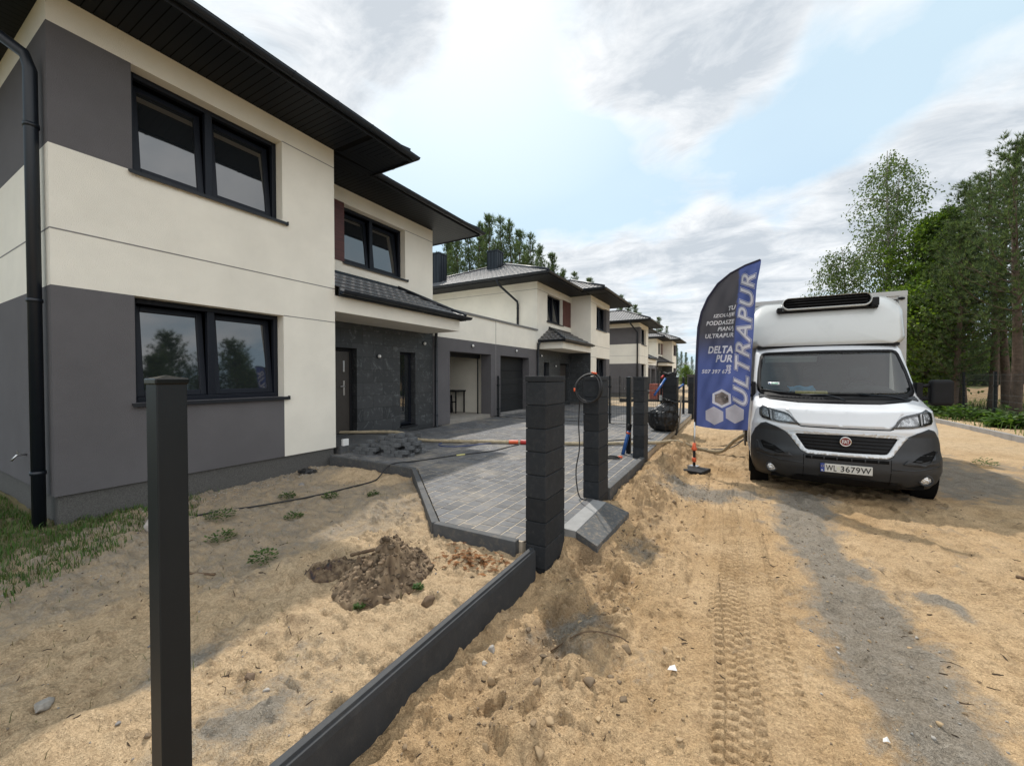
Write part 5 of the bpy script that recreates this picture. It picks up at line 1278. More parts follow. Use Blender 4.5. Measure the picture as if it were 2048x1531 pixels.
cp = [(-1.63 + (.15 + .02 * math.sin(i * .7)) * math.cos(i * .42), 12.12 + (.15 + .02 * math.cos(i)) * math.sin(i * .42), 1.65 + .09 * (i / 90) + .02 * math.sin(i * 1.3)) for i in range(90)]
b = MB(); b.tube(cp, .018, 7); co = tag(b.build('cable_coil', CABLE), 'bundled black cable heaped on top of the wide pillar', 'cable coil')
b = MB(); b.tube([(-1.79, 12.0, 1.66), (-1.83, 11.9, 1.6)], .03, 8); b.build('orange_plug', REDC, co)
# rubbish bag
bgv, bgf = [], []; NA, NT = 72, 46
for j in range(NT):
    t = j / (NT - 1); r0 = float(np.interp(t, [0, .05, .2, .45, .65, .78, .86, .92, 1], [.20, .29, .345, .36, .31, .22, .13, .12, .20])); zz = .84 * t ** 1.0
    for k in range(NA):
        a = 2 * math.pi * k / NA; q = Vector((math.cos(a), math.sin(a), 0))
        fold = .5 * abs(mnoise.noise(Vector((q.x * 3.2, q.y * 3.2, 1 + t * 1.2)))) + .3 * abs(mnoise.noise(Vector((q.x * 7, q.y * 7, t * 3)))) + .12 * mnoise.noise(Vector((q.x * 13, q.y * 13, t * 16)))
        r = r0 * (1 + (.26 + .45 * t) * (fold * 1.7 - .35)); lean = max(0, t - .55)
        bgv.append((q.x * r - .05 * math.sin(t * 3) + .28 * lean, q.y * r * .9, zz + .05 * mnoise.noise(Vector((q.x * 2, q.y * 2, t * 5))) * (t > .02) - .5 * max(0, t - .9) * (.3 + q.x)))
for j in range(NT - 1):
    for k in range(NA): bgf.append((j * NA + k, j * NA + (k + 1) % NA, (j + 1) * NA + (k + 1) % NA, (j + 1) * NA + k))
bgf += [tuple(range(NA - 1, -1, -1)), tuple(range((NT - 1) * NA, NT * NA))]
me = bpy.data.meshes.new('rubbish_bag'); me.from_pydata(bgv, [], bgf); me.update()
bg_m, nt, p, out = newmat('bag_plastic'); p.inputs['Base Color'].default_value = (.012, .012, .013, 1); p.inputs['Roughness'].default_value = .28
nn = noisetex(nt, coords(nt, (1, 1, .6)), 9, 4, .6); bump(nt, p, nn, .7, .05)
me.materials.append(bg_m); bag = link('rubbish_bag', me, None, (-1.62, 11.15, .195))
for q in me.polygons: q.use_smooth = True
tag(bag, 'full black plastic rubbish bag standing before the wide pillar', 'rubbish bag')
bm = bmesh.new(); bmesh.ops.create_icosphere(bm, subdivisions=3, radius=1)
for v in bm.verts:
    c = v.co; f = 1 + .5 * mnoise.noise(c * 2.2); v.co = Vector((c.x * .17 * f, c.y * .1 * f, max(-.01, c.z * .05 * f)))
me = bpy.data.meshes.new('plastic_scrap'); bm.to_mesh(me); bm.free(); me.materials.append(bg_m)
tag(link('plastic_scrap', me, None, (-6.15, 4.0, gh(-6.15, 4) + .02)), 'crumpled scrap of black plastic on the sand at the house wall', 'scrap')
# bench frame in the open garage
g = MB()
for x, y in ((-9.55, 11.4), (-9.55, 11.9), (-8.8, 11.4), (-8.8, 11.9)): g.box(x, y, .31, x + .04, y + .04, 1.1)
g.box(-9.6, 11.35, 1.08, -8.72, 11.95, 1.14); g.box(-9.55, 11.4, .7, -8.8, 11.44, .74); g.tube([(-9.3, 11.6, 1.14), (-9.3, 11.6, 1.32), (-9.2, 11.6, 1.34)], .03, 8); g.tube([(-9.2, 11.6, .95), (-9.15, 11.6, .31)], .09, 10)
tag(g.build('work_stand', ANTHM), 'dark metal stand inside the open garage', 'stand')
# socket box and litter
sb = MB(); sb.box(-6.42, 4.86, .345, -6.36, 4.98, .47); so = tag(sb.build('meter_box', WHITEP, None, .006), 'small white box standing on the entrance step by the open door', 'box')
for lx, ly, s, lab in ((-.29, 2.34, .026, 'torn scrap of white paper on the sand left of the tyre track'), (.60, 2.32, .015, 'tiny white scrap on the grey clay right of the tyre track')):
    b = MB(); z = gh(lx, ly) + .006
    b.add([(lx - s, ly - s * .5, z), (lx, ly - s * .8, z + .012), (lx + s * .9, ly + .1 * s, z), (lx + s * .3, ly + s, z + .015), (lx - s * .7, ly + s * .7, z + .003), (lx - .1 * s, ly, z + .018)], [(0, 1, 5), (1, 2, 5), (2, 3, 5), (3, 4, 5), (4, 0, 5)])
    o = b.build('paper_scrap', WHITEP); o.modifiers.new('S', 'SOLIDIFY').thickness = .002; tag(o, lab, 'litter')
# intercom-like light grey box behind the third pillar
ib = MB(); ib.box(-1.9, 12.0, .95, -1.82, 12.05, 1.1); tag(ib.build('junction_box', mat('pale_box', (.5, .52, .5), .5, .1, 8), None, .008), 'small pale junction box on the mesh fence left of the wide pillar', 'box')
# ------------------------------------------------------------------ feather flag
FP = Vector((-.60, 7.49, 0)); FE = Vector((.956, -.293, 0)); FN = Vector((.293, .956, 0))     # FN points away from the street viewer
FL = [(.014, .794), (.03, 1.5), (.037, 1.896), (.05, 2.25), (.063, 2.489), (.112, 2.737), (.211, 2.965), (.366, 3.178), (.552, 3.316), (.767, 3.402), (.975, 3.446)]
FR = [(.822, .80), (.852, 1.68), (.896, 2.53), (.933, 3.101), (.975, 3.446)]
def flx(z): return float(np.interp(z, [p[1] for p in FL], [p[0] for p in FL]))
def frx(z): return float(np.interp(z, [p[1] for p in FR], [p[0] for p in FR]))
def fwave(s, z):
    e = min(1, max(0, s - flx(z)) / .25)
    return e * (.022 * math.sin(7 * s - 3.1 * z + .8) + .012 * math.sin(15 * s + 5.5 * z) + .006 * math.sin(31 * s - 14 * z)) + .01 * math.sin(2.2 * z)
def fpt(s, z, off=0.0): return FP + FE * s + FN * (fwave(s, z) - off) + Vector((0, 0, z))
flag = empty('feather_flag', (0, 0, 0), 0, 'tall blue and grey feather flag with white lettering on a pole beside the van', 'flag')
NS, NZ = 40, 130; V, F, C = [], [], []
for j in range(NZ + 1):
    z = .80 + (3.446 - .80) * (1 - (1 - j / NZ) ** 1.25)
    a, b = flx(z), frx(z)
    for i in range(NS + 1):
        s = a + (b - a) * i / NS; zz = z - .03 * math.sin(math.pi * i / NS) * (1 - j / NZ) ** 6
        V.append(fpt(s, zz)[:])
        split = float(np.interp(z, [.8, 1.88, 2.77, 3.31], [.60, .60, .645, .665]))
        g = float(sst(np.array(1.75), np.array(2.45), np.array(z))) if s < split else 0
        v = .9 + .2 * float(vn(np.array(s * 6), np.array(z * 3), 3))
        C.append(np.array((.076, .106, .29)) * v * (1 - g) + np.array((.066, .064, .074)) * v * g)
for j in range(NZ):
    for i in range(NS): k = j * (NS + 1) + i; F.append((k, k + 1, k + NS + 2, k + NS + 1))
fm, nt, p, out = newmat('flag_cloth'); a = nt.nodes.new('ShaderNodeAttribute'); a.attribute_name = 'tint'
nt.links.new(a.outputs['Color'], p.inputs['Base Color']); p.inputs['Roughness'].default_value = .7
tl = node(nt, 'ShaderNodeBsdfTranslucent'); nt.links.new(a.outputs['Color'], tl.inputs[0]); mx = node(nt, 'ShaderNodeMixShader'); mx.inputs[0].default_value = .42
nt.links.new(p.outputs[0], mx.inputs[1]); nt.links.new(tl.outputs[0], mx.inputs[2]); nt.links.new(mx.outputs[0], out.inputs[0])
bump(nt, p, noisetex(nt, coords(nt, (1, 1, .35)), 7, 4, .6), .35, .03)
cl = link('cloth', np_mesh('cloth', np.array(V), np.array(F), fm, np.array(C), True), flag)
def cloth_print(name, c):
    m, nt, p, out = newmat(name); col = mixc(nt, noisetex(nt, coords(nt), 9, 4), tuple(k * .93 for k in c), tuple(min(1, k * 1.05) for k in c))
    nt.links.new(col, p.inputs['Base Color']); p.inputs['Roughness'].default_value = .75; tl = node(nt, 'ShaderNodeBsdfTranslucent'); nt.links.new(col, tl.inputs[0]); mx = node(nt, 'ShaderNodeMixShader'); mx.inputs[0].default_value = .42
    nt.links.new(p.outputs[0], mx.inputs[1]); nt.links.new(tl.outputs[0], mx.inputs[2]); nt.links.new(mx.outputs[0], out.inputs[0]); return m
PRINT = cloth_print('white_print', (.95, .93, .96)); NAVY = mat('blue_print', (.05, .06, .21), .75, .08, 9)
def tb(body, x0, z0, x1, z1, h, off=.028, sh=.22, sp=1.06):
    """baseline start, baseline end, height"""
    fitted_text('lettering', body, lambda u, v: fpt(x0 + (x1 - x0) * u, z0 + (z1 - z0) * u + h * v, .004), PRINT, cl, off, sh, sp, None, 14)
tb('TU', .520, 2.712, .632, 2.722, .072)
tb('IZOLUJE', .290, 2.606, .622, 2.606, .072)
tb('PODDASZE', .180, 2.500, .618, 2.494, .072)
tb('PIAN\u0104', .355, 2.376, .612, 2.372, .092)
tb('ULTRAPUR', .163, 2.286, .610, 2.280, .072)
tb('DELTA', .206, 2.030, .598, 2.022, .122, .036)
tb('PUR', .338, 1.880, .594, 1.874, .122, .036)
tb('507 397 675', .112, 1.695, .578, 1.690, .070)
# telephone symbol
ph = MB()
def fpoly(mb, pts, off): mb.add([fpt(s, z, off)[:] for s, z in pts], [tuple(range(len(pts)))])
cx, cz_ = .545, 1.795
fpoly(ph, [(cx - .030, cz_ - .028), (cx + .030, cz_ - .028), (cx + .030, cz_ - .012), (cx + .014, cz_ + .012), (cx - .014, cz_ + .012), (cx - .030, cz_ - .012)], .004)
fpoly(ph, [(cx - .036, cz_ + .008), (cx - .020, cz_ + .008), (cx - .016, cz_ + .020), (cx + .016, cz_ + .020), (cx + .020, cz_ + .008), (cx + .036, cz_ + .008), (cx + .036, cz_ + .026), (cx + .024, cz_ + .036), (cx - .024, cz_ + .036), (cx - .036, cz_ + .026)], .0042)
ph.build('telephone_symbol', PRINT, cl)
pd = MB(); fpoly(pd, [(cx + .010 * math.cos(t), cz_ - .008 + .010 * math.sin(t)) for t in np.linspace(0, 2 * math.pi, 14, endpoint=False)], .0055); pd.build('telephone_dial', NAVY, cl)
# big upright word, white with an outline
vx0, vz0, vx1, vz1, vh = .795, 1.175, .905, 3.235, .200
def vmap(off): return lambda u, v: fpt(vx0 + (vx1 - vx0) * u - vh * v, vz0 + (vz1 - vz0) * u + .05 * v, off)
_, bx = fitted_text('lettering', 'ULTRAPUR', vmap(.010), PRINT, cl, .012, .22, 1.16, None, 40)
fitted_text('lettering', 'ULTRAPUR', vmap(.007), NAVY, cl, .037, .22, 1.16, bx, 40)
fitted_text('lettering', 'ULTRAPUR', vmap(.0045), PRINT, cl, .054, .22, 1.16, bx, 40)
def hexa(cx, cz, r, off, m, name='hexagon'):
    h = MB(); n = 7; pts = [(cx + r * math.cos(R(90 + 60 * k)) * 1.0, cz + r * math.sin(R(90 + 60 * k))) for k in range(6)]
    c = fpt(cx, cz, off)[:]
    ring = []
    for k in range(6):
        a, b = pts[k], pts[(k + 1) % 6]
        for t in range(6): ring.append((a[0] + (b[0] - a[0]) * t / 6, a[1] + (b[1] - a[1]) * t / 6))
    vs = [c] + [fpt(cx + (s - cx) * .5, cz + (z - cz) * .5, off)[:] for s, z in ring] + [fpt(s, z, off)[:] for s, z in ring]; n = len(ring)
    fs = [(0, 1 + i, 1 + (i + 1) % n) for i in range(n)] + [(1 + i, 1 + n + i, 1 + n + (i + 1) % n, 1 + (i + 1) % n) for i in range(n)]
    h.add(vs, fs); return h.build(name, m, cl)
PH = mat('photo_print', (.20, .17, .16), .7, .9, 9); PW = cloth_print('foam_print', (.80, .76, .77))
hexa(.432, 1.282, .156, .0045, PRINT); hexa(.432, 1.282, .112, .0065, PH); hexa(.316, .990, .156, .0045, PW); hexa(.622, 1.040, .158, .0045, PW)
pl = MB(); pl.tube([fpt(s - .012, z)[:] for s, z in FL] , [.020] * 5 + [.018] * 3 + [.014] * 3, 10); pl.build('pole_sleeve', mat('navy_sleeve', (.012, .013, .04), .7, .1, 9), flag)
po = MB(); po.tube([(-.605, 7.492, .28), (-.60, 7.49, .86)], .014, 10); po.build('pole', STEEL, flag)
sp = MB(); z0 = gh(-.6, 7.45) + .03
sp.tube([(-.605, 7.492, z0), (-.605, 7.492, z0 + .34)], .022, 12); sp.build('spigot', RUBBER, flag)
sp = MB(); sp.lathe([(.024, z0 + .30), (.045, z0 + .31), (.045, z0 + .34), (.030, z0 + .36), (.026, z0 + .43)], (-.605, 7.492, 0), 'z', 16); sp.lathe([(.024, z0 + .10), (.034, z0 + .11), (.034, z0 + .17), (.024, z0 + .18)], (-.605, 7.492, 0), 'z', 16); sp.build('orange_collar', ORANGE, flag)
bs = MB(); bs.obox((-.60, 7.32, z0 - .005), ((.956, -.293, 0), (.293, .956, 0), (0, 0, 1)), (.21, .20, .03)); bs.build('base_slab', RUBBER, flag, .012)
bs = MB(); bs.obox((-.605, 7.49, z0 + .03), ((.956, -.293, 0), (.293, .956, 0), (0, 0, 1)), (.07, .07, .008)); bs.build('base_plate', STEEL, flag)

# ------------------------------------------------------------------ dirt pile, clods, sticks
DIRT = attr_mat('dirt', .95)
def dirt_pile(cx, cy, sx, sy, hgt, seed, label, ncl):
    n = 190; u = np.linspace(-1, 1, n); U, W = np.meshgrid(u, u); X = cx + U * sx * 1.7; Y = cy + W * sy * 1.7
    rr = np.sqrt((U * 1.7) ** 2 + (W * 1.7) ** 2); prof = np.clip(1 - rr / 1.15, 0, 1) ** .9; prof = np.minimum(prof, .55 + .45 * prof ** 2)
    h = prof * hgt * (1 + .4 * fbm(X * 5, Y * 5, 3, seed)) + prof ** .5 * (.042 * np.abs(fbm(X * 12, Y * 12, 5, seed + 1, .7)) + .022 * np.abs(fbm(X * 38, Y * 38, 3, seed + 7, .7)) + .022 * sst(.1, .25, fbm(X * 26, Y * 26, 3, seed + 8, .6)) + .055 * sst(.12, .32, fbm(X * 8, Y * 8, 4, seed + 2, .6)) - .03 * sst(.1, .4, -fbm(X * 7, Y * 7, 4, seed + 3)))
    g = np.vectorize(gh)(X, Y); Z = np.where(prof > 0, g + h + .004, g - .05)
    V = np.stack([X, Y, Z], -1).reshape(-1, 3); idx = np.arange(n * n).reshape(n, n)
    F = np.stack([idx[:-1, :-1], idx[:-1, 1:], idx[1:, 1:], idx[1:, :-1]], -1).reshape(-1, 4)
    k = (.8 * fbm(X * 6, Y * 6, 4, seed + 5)[..., None] + .9 * fbm(X * 31, Y * 31, 3, seed + 9)[..., None] + .45); C = np.clip(np.array((.13, .092, .060)) * (1 - k) + np.array((.32, .235, .15)) * k, .05, 1).reshape(-1, 3)
    o = link('dirt_pile', np_mesh('dirt_pile', V, F, DIRT, C)); tag(o, label, 'dirt pile')
    pts = []
    for i in range(ncl):
        while True:
            gi, gj = rng.randrange(n), rng.randrange(n)
            if prof[gi, gj] > .02 and rng.random() < .35 + prof[gi, gj]: break
        pts.append((X[gi, gj], Y[gi, gj], Z[gi, gj] - .002, min(.042, .0058 * math.exp(rng.gauss(.2, .75)))))
    link('clods', crumbs('clods', pts, [(.10, .074, .05), (.16, .118, .08), (.26, .19, .125)], DIRT), o)
    return o
dirt_pile(-2.34, 2.16, .265, .36, .235, 81, 'heap of brown soil clods on the sand left of the concrete fence board', 1500)
dirt_pile(-2.80, 2.02, .13, .18, .04, 91, 'low spill of brown soil just left of the main soil heap', 160)
def rock(x, y, r, seed, col, label, cat='stone', sq=(1, .8, .65), name='stone'):
    V, F = rock_shape(seed, 3, .4, sq); V = V * r; m = mat(name + '_surface', col, .9, .3, 18, 60, .6, .006)
    me = np_mesh(name, V, F, m, None, False); o = link(name, me, None, (x, y, gh(x, y) + r * sq[2] * .55)); o.rotation_euler = (rng.uniform(-.3, .3), rng.uniform(-.3, .3), rng.uniform(0, 6)); return tag(o, label, cat)
rock(-5.32, 1.74, .13, 3, (.30, .27, .24), 'grey boulder in the grass by the plinth of the nearest house, beside the foreground post', sq=(1, .8, .9))
rock(-1.80, 2.03, .062, 5, (.13, .085, .05), 'brown soil clod lying alone between the soil heap and the fence board', 'clod', name='clod')
rock(-2.15, 1.08, .035, 8, (.14, .095, .06), 'dark brown lump on the yard sand right of the foreground post', 'clod', name='clod')
rock(-2.86, .52, .045, 12, (.27, .25, .22), 'pale stone in the yard near the bottom left corner')
rock(-1.30, 2.05, .034, 15, (.33, .31, .28), 'pale stone half buried against the foot of the concrete board')
rock(-1.27, 1.92, .026, 17, (.42, .40, .36), 'whitish stone fragment beside the concrete board, nearer than the pale one')
rock(-3.3, 1.15, .05, 19, (.30, .29, .27), 'flat grey stone left of the foreground post', sq=(1.2, .7, .35))
rock(-5.6, 3.55, .06, 21, (.24, .22, .20), 'small grey rock on the sand below the black cable near the house wall')
rock(5.9, 12.0, .08, 23, (.22, .13, .10), 'reddish stone at the right edge before the pale kerb')
rock(4.55, 10.6, .09, 25, (.35, .34, .32), 'grey stone on the sand right of the van', sq=(1, .7, .5))
STICK = mat('dry_stick', (.13, .085, .05), .9, .3, 20)
def stick(pts, r, label):
    pp = [(x, y, gh(x, y) + z) for x, y, z in pts]; return line('stick', pp, r, STICK, label, 'stick', 6, None, None, .3)
stick([(2.06, 4.92, .01), (2.3, 4.72, .015), (2.55, 4.58, .01)], .013, 'thick brown stick lying on the sand at the right')
stick([(1.28, 2.72, .004), (1.42, 2.75, .006), (1.56, 2.78, .004)], .006, 'thin dark twig on the sand right of the grey clay streak')
stick([(-.98, 2.22, .005), (-.78, 2.26, .02), (-.62, 2.38, .03), (-.55, 2.42, .015)], .004, 'bent twig on the trampled sand below the first pillar')
stick([(-2.80, 2.20, .06), (-2.68, 2.28, .10), (-2.56, 2.36, .12)], .014, 'dark branch sticking out of the left flank of the soil heap')
stick([(-4.0, 1.45, .005), (-3.85, 1.5, .01), (-3.7, 1.6, .008)], .01, 'dark twig on the shaded yard sand')
stick([(4.9, 10.9, .02), (5.5, 11.1, .03)], .035, 'short log on the sand between the van and the right kerb')
# brown leaves by the kerb corner
V, F, C = [], [], []
for i in range(150):
    x, y = rng.gauss(-1.92, .17), rng.gauss(2.72, .09)
    if x > -1.53 or y > 2.93: continue
    a, l = rng.random() * 6.28, rng.uniform(.015, .04); z = gh(x, y) + rng.uniform(.003, .02); n = len(V); c, s = math.cos(a) * l, math.sin(a) * l
    V += [(x - c, y - s, z), (x + s * .4, y - c * .4, z + rng.uniform(0, .015)), (x + c, y + s, z + rng.uniform(0, .012)), (x - s * .4, y + c * .4, z + .004)]; F.append((n, n + 1, n + 2, n + 3)); k = rng.uniform(.6, 1.3)
    C += [(.20 * k, .09 * k, .035 * k)] * 4
tag(link('dry_leaves', np_mesh('dry_leaves', np.array(V), np.array(F), attr_mat('dry_leaf'), np.array(C))), kind='stuff')

# ------------------------------------------------------------------ plants
def leaf_mat(name, trans=.35, rough=.6):
    m, nt, p, out = newmat(name); a = nt.nodes.new('ShaderNodeAttribute'); a.attribute_name = 'tint'
    nt.links.new(a.outputs['Color'], p.inputs['Base Color']); p.inputs['Roughness'].default_value = rough; p.inputs['Specular IOR Level'].default_value = .3
    tl = node(nt, 'ShaderNodeBsdfTranslucent'); nt.links.new(mixc(nt, 1.0, a.outputs['Color'], (1.5, 1.6, .7), 'MULTIPLY'), tl.inputs[0])
    mx = node(nt, 'ShaderNodeMixShader'); mx.inputs[0].default_value = trans
    nt.links.new(p.outputs[0], mx.inputs[1]); nt.links.new(tl.outputs[0], mx.inputs[2]); nt.links.new(mx.outputs[0], out.inputs[0]); return m
LEAF = leaf_mat('foliage'); GRASS = leaf_mat('grass_blades', .3)
def blades(pts, lo, hi, w, pal, lean=.6):
    V, F, C = [], [], []
    for x, y in pts:
        z = gh(x, y) - .005; L = rng.uniform(lo, hi); a = rng.random() * 6.28; b = rng.uniform(.1, lean); dx, dy = math.cos(a), math.sin(a); n = len(V); ww = w * rng.uniform(.6, 1.3)
        m1 = (x + dx * L * b * .35, y + dy * L * b * .35, z + L * .6); t = (x + dx * L * b, y + dy * L * b, z + L * (1 - b * .35))
        V += [(x - dy * ww, y + dx * ww, z), (x + dy * ww, y - dx * ww, z), (m1[0] + dy * ww * .7, m1[1] - dx * ww * .7, m1[2]), (m1[0] - dy * ww * .7, m1[1] + dx * ww * .7, m1[2]), t]
        F += [(n, n + 1, n + 2), (n, n + 2, n + 3), (n + 3, n + 2, n + 4)]; k = rng.uniform(.65, 1.35); c = pal[rng.randrange(len(pal))]; C += [tuple(q * k for q in c)] * 5
    return np.array(V), np.array(F), np.array(C)
GP = [(.045, .095, .018), (.06, .12, .025), (.075, .13, .03), (.12, .125, .05)]
def on_pave(x, y): return x > -7.5 and ((y > 4.6) or ((x + 4.38) * .68 + (y - 4.56) * .735 > -.05 and y > 2.9))
pts = []
while len(pts) < 30000:
    x, y = rng.uniform(-9.5, -4.4), rng.uniform(-1.5, 2.9)
    if x < -6.42 and y > 1.23: continue
    d = (-5.15 - x) * .55 + (1.55 - y) * .55
    if d + .55 * fbm(np.array([x * 2.3]), np.array([y * 2.3]), 4, 61)[0] + .1 * rng.gauss(0, 1) < .16: continue
    pts.append((x, y))
tag(link('lawn_grass', np_mesh('lawn_grass', *blades(pts, .05, .17, .0035, GP)[:2], GRASS, None)), kind='stuff') if False else None
V, F, C = blades(pts, .025, .10, .0035, GP, .9); tag(link('rough_grass', np_mesh('rough_grass', V, F, GRASS, C)), kind='stuff')
# dead and green wisps scattered over the yard, one loose cover
pts = [(rng.uniform(-6, -2), rng.uniform(.3, 4.2)) for i in range(500)]; pts = [p for p in pts if not on_pave(*p)]
V, F, C = blades(pts, .02, .07, .002, [(.16, .13, .06), (.10, .11, .04)], 1.2); tag(link('grass_wisps', np_mesh('grass_wisps', V, F, GRASS, C)), kind='stuff')
# verge plants beyond the right kerb
def leafy(name, c, r, n, size, pal, label, cat, group=None, flat=.6, stem=True):
    V, F, C = [], [], []
    for i in range(n):
        a, q = rng.random() * 6.28, rng.random() ** .5; u = rng.random()
        x, y = c[0] + math.cos(a) * q * r, c[1] + math.sin(a) * q * r; z = gh(*c[:2]) + u * r * flat * 1.6 * (1 - q * .6) + .02
        d = Vector((math.cos(a), math.sin(a), rng.uniform(-.3, .6))).normalized(); s = Vector((-d.y, d.x, rng.uniform(-.5, .5))).normalized(); L = size * rng.uniform(.6, 1.3); p = Vector((x, y, z)); k = len(V)
        V += [tuple(p), tuple(p + d * L * .5 + s * L * .32), tuple(p + d * L), tuple(p + d * L * .5 - s * L * .32)]; F.append((k, k + 1, k + 2, k + 3)); b = rng.uniform(.6, 1.3); cc = pal[rng.randrange(len(pal))]; C += [tuple(q2 * b for q2 in cc)] * 4
    o = link(name, np_mesh(name, np.array(V), np.array(F), LEAF, np.array(C))); return tag(o, label, cat, group)
WP = [(.04, .085, .018), (.055, .11, .022), (.08, .12, .035)]
for i, (x, y, r, lab) in enumerate(((-4.62, 3.32, .09, 'small leafy weed on the sand just below the black cable'), (-4.15, 3.62, .07, 'tiny weed nearest the kerb corner of the driveway'), (-4.45, 1.98, .12, 'bushy low weed at the right end of the grass patch'), (-4.35, 2.66, .09, 'flat weed between the cable and the soil heap'), (-5.05, 2.25, .13, 'broad-leaved weed in the grass strip under the cable'), (-3.45, 1.85, .10, 'grassy weed left of the soil heap'), (-2.2, 1.80, .025, 'little green sprig at the near foot of the soil heap'), (-2.0, 2.15, .025, 'little green sprig at the right foot of the soil heap'), (3.95, 10.4, .16, 'green weed on the pale sand right of the van'), (5.35, 11.6, .22, 'green tuft before the pale kerb at the right edge'), (-5.2, 3.1, .09, 'pale weed under the middle of the black cable'))):
    leafy('weed', (x, y), r, int(110 + r * 900), .022 + r * .06, WP, lab, 'weed')
bushes = [(7.1 + rng.uniform(-.35, .9), y + rng.uniform(-.5, .5), rng.uniform(.2, .6)) for y in np.arange(12.5, 27, 1.15)]
for x, y, r in bushes: leafy('shrub', (x, y), r, 420, .17, [(.045, .09, .02), (.07, .13, .03), (.10, .16, .045)], 'low leafy shrub in the green strip under the trees beyond the right kerb', 'shrub', 'low shrubs along the right verge', .75)
# ------------------------------------------------------------------ trees
def cards(P, D, L, W, per, spread, pal, seed, quad=False, droop=0):
    r = np.random.default_rng(seed); N = len(P)
    P = np.repeat(P, per, 0); D = np.repeat(D, per, 0) + r.normal(0, spread, (N * per, 3)); D[:, 2] -= droop
    D /= np.linalg.norm(D, axis=1, keepdims=True); S = np.cross(D, r.normal(0, 1, D.shape)); S /= np.linalg.norm(S, axis=1, keepdims=True) + 1e-9
    l = (L * r.uniform(.6, 1.35, (len(P), 1))); w = W * r.uniform(.7, 1.3, (len(P), 1))
    pal = np.array(pal); C = pal[r.integers(0, len(pal), len(P))] * r.uniform(.65, 1.35, (len(P), 1))
    if quad:
        P = P + r.normal(0, L * .8, P.shape); V = np.stack([P, P + D * l * .5 + S * w, P + D * l, P + D * l * .5 - S * w], 1).reshape(-1, 3); k = 4
    else: V = np.stack([P - S * w, P + S * w, P + D * l], 1).reshape(-1, 3); k = 3
    return V, np.arange(len(V)).reshape(-1, k), np.repeat(C, k, 0)
BARKP = mat('pine_bark', (.105, .072, .052), .95, .35, 9, 35, .8, .02); BARKB = mat('birch_bark', (.30, .28, .25), .85, .5, 7, 30, .4, .01, stretch=(1, 1, .3)); BARKD = mat('grey_bark', (.085, .075, .062), .95, .3, 9, 35, .6, .015)
PINEP = [(.050, .078, .040), (.068, .105, .048), (.092, .13, .060), (.12, .15, .075)]
def pine_meshes(seed, H, r0, base, spread, per=14, needle=.17, nw=.012, steps=7, up=.45, kmul=1.0, pal=PINEP, dens=1.0):
    r = random.Random(seed); tr = MB(); tops = []; ph = r.random() * 6
    ctr = lambda z: Vector((.10 * math.sin(z * .5 + ph), .10 * math.cos(z * .43 + ph), z))
    zz = np.linspace(-.2, H, 16); tr.tube([ctr(z) for z in zz], [max(.015, r0 * (1 - max(0, z) / H) ** .8 + .012) for z in zz], 9)
    P, D = [], []
    z = base
    while z < H * .985:
        f = (z - base) / (H - base); n = r.choice((4, 5, 6)); L0 = spread * (1 - f) ** .75 * (1 - .35 * (1 - f) ** 4) + .25; a0 = r.random() * 6.28
        for k in range(n):
            if r.random() > dens: continue
            L = L0 * r.uniform(.65, 1.2); a = a0 + k * 6.28 / n + r.uniform(-.3, .3); rise = up * (.2 + .9 * f) + r.uniform(-.1, .1)
            p0 = ctr(z); d = Vector((math.cos(a), math.sin(a), rise)).normalized(); pts = [p0]
            for s in range(1, 6):
                d = (d + Vector((r.uniform(-.12, .12), r.uniform(-.12, .12), .10 + .05 * s * up))).normalized(); pts.append(pts[-1] + d * L / 5)
            tr.tube(pts, [max(.006, .010 * L * (1 - i / 6)) for i in range(6)], 4)
            for i in range(1 if r.random() < .6 else 2, 6):
                for s in range(max(1, int(steps * kmul * (.5 + L / 3)))):
                    q = pts[i - 1].lerp(pts[i], r.random()); dd = (pts[i] - pts[i - 1]).normalized(); sd = Vector((r.gauss(0, 1), r.gauss(0, 1), r.gauss(.25, .6))).normalized()
                    e = q + sd * r.uniform(.05, .34) * min(1.4, L * .5 + .35); P.append(e); D.append((dd * .6 + sd * .5 + Vector((0, 0, .55))).normalized())
            P.append(pts[-1]); D.append(d)
        z += r.uniform(.32, .5) * H / 12 * 1.1
    for s in range(8): P.append(ctr(H * (.94 + .06 * s / 7))); D.append(Vector((0, 0, 1)))
    V, F, C = cards(np.array([p[:] for p in P]), np.array([d[:] for d in D]), needle, nw, per, .38, pal, seed)
    return tr.mesh('trunk', BARKP), np_mesh('crown', V, F, LEAF, C)
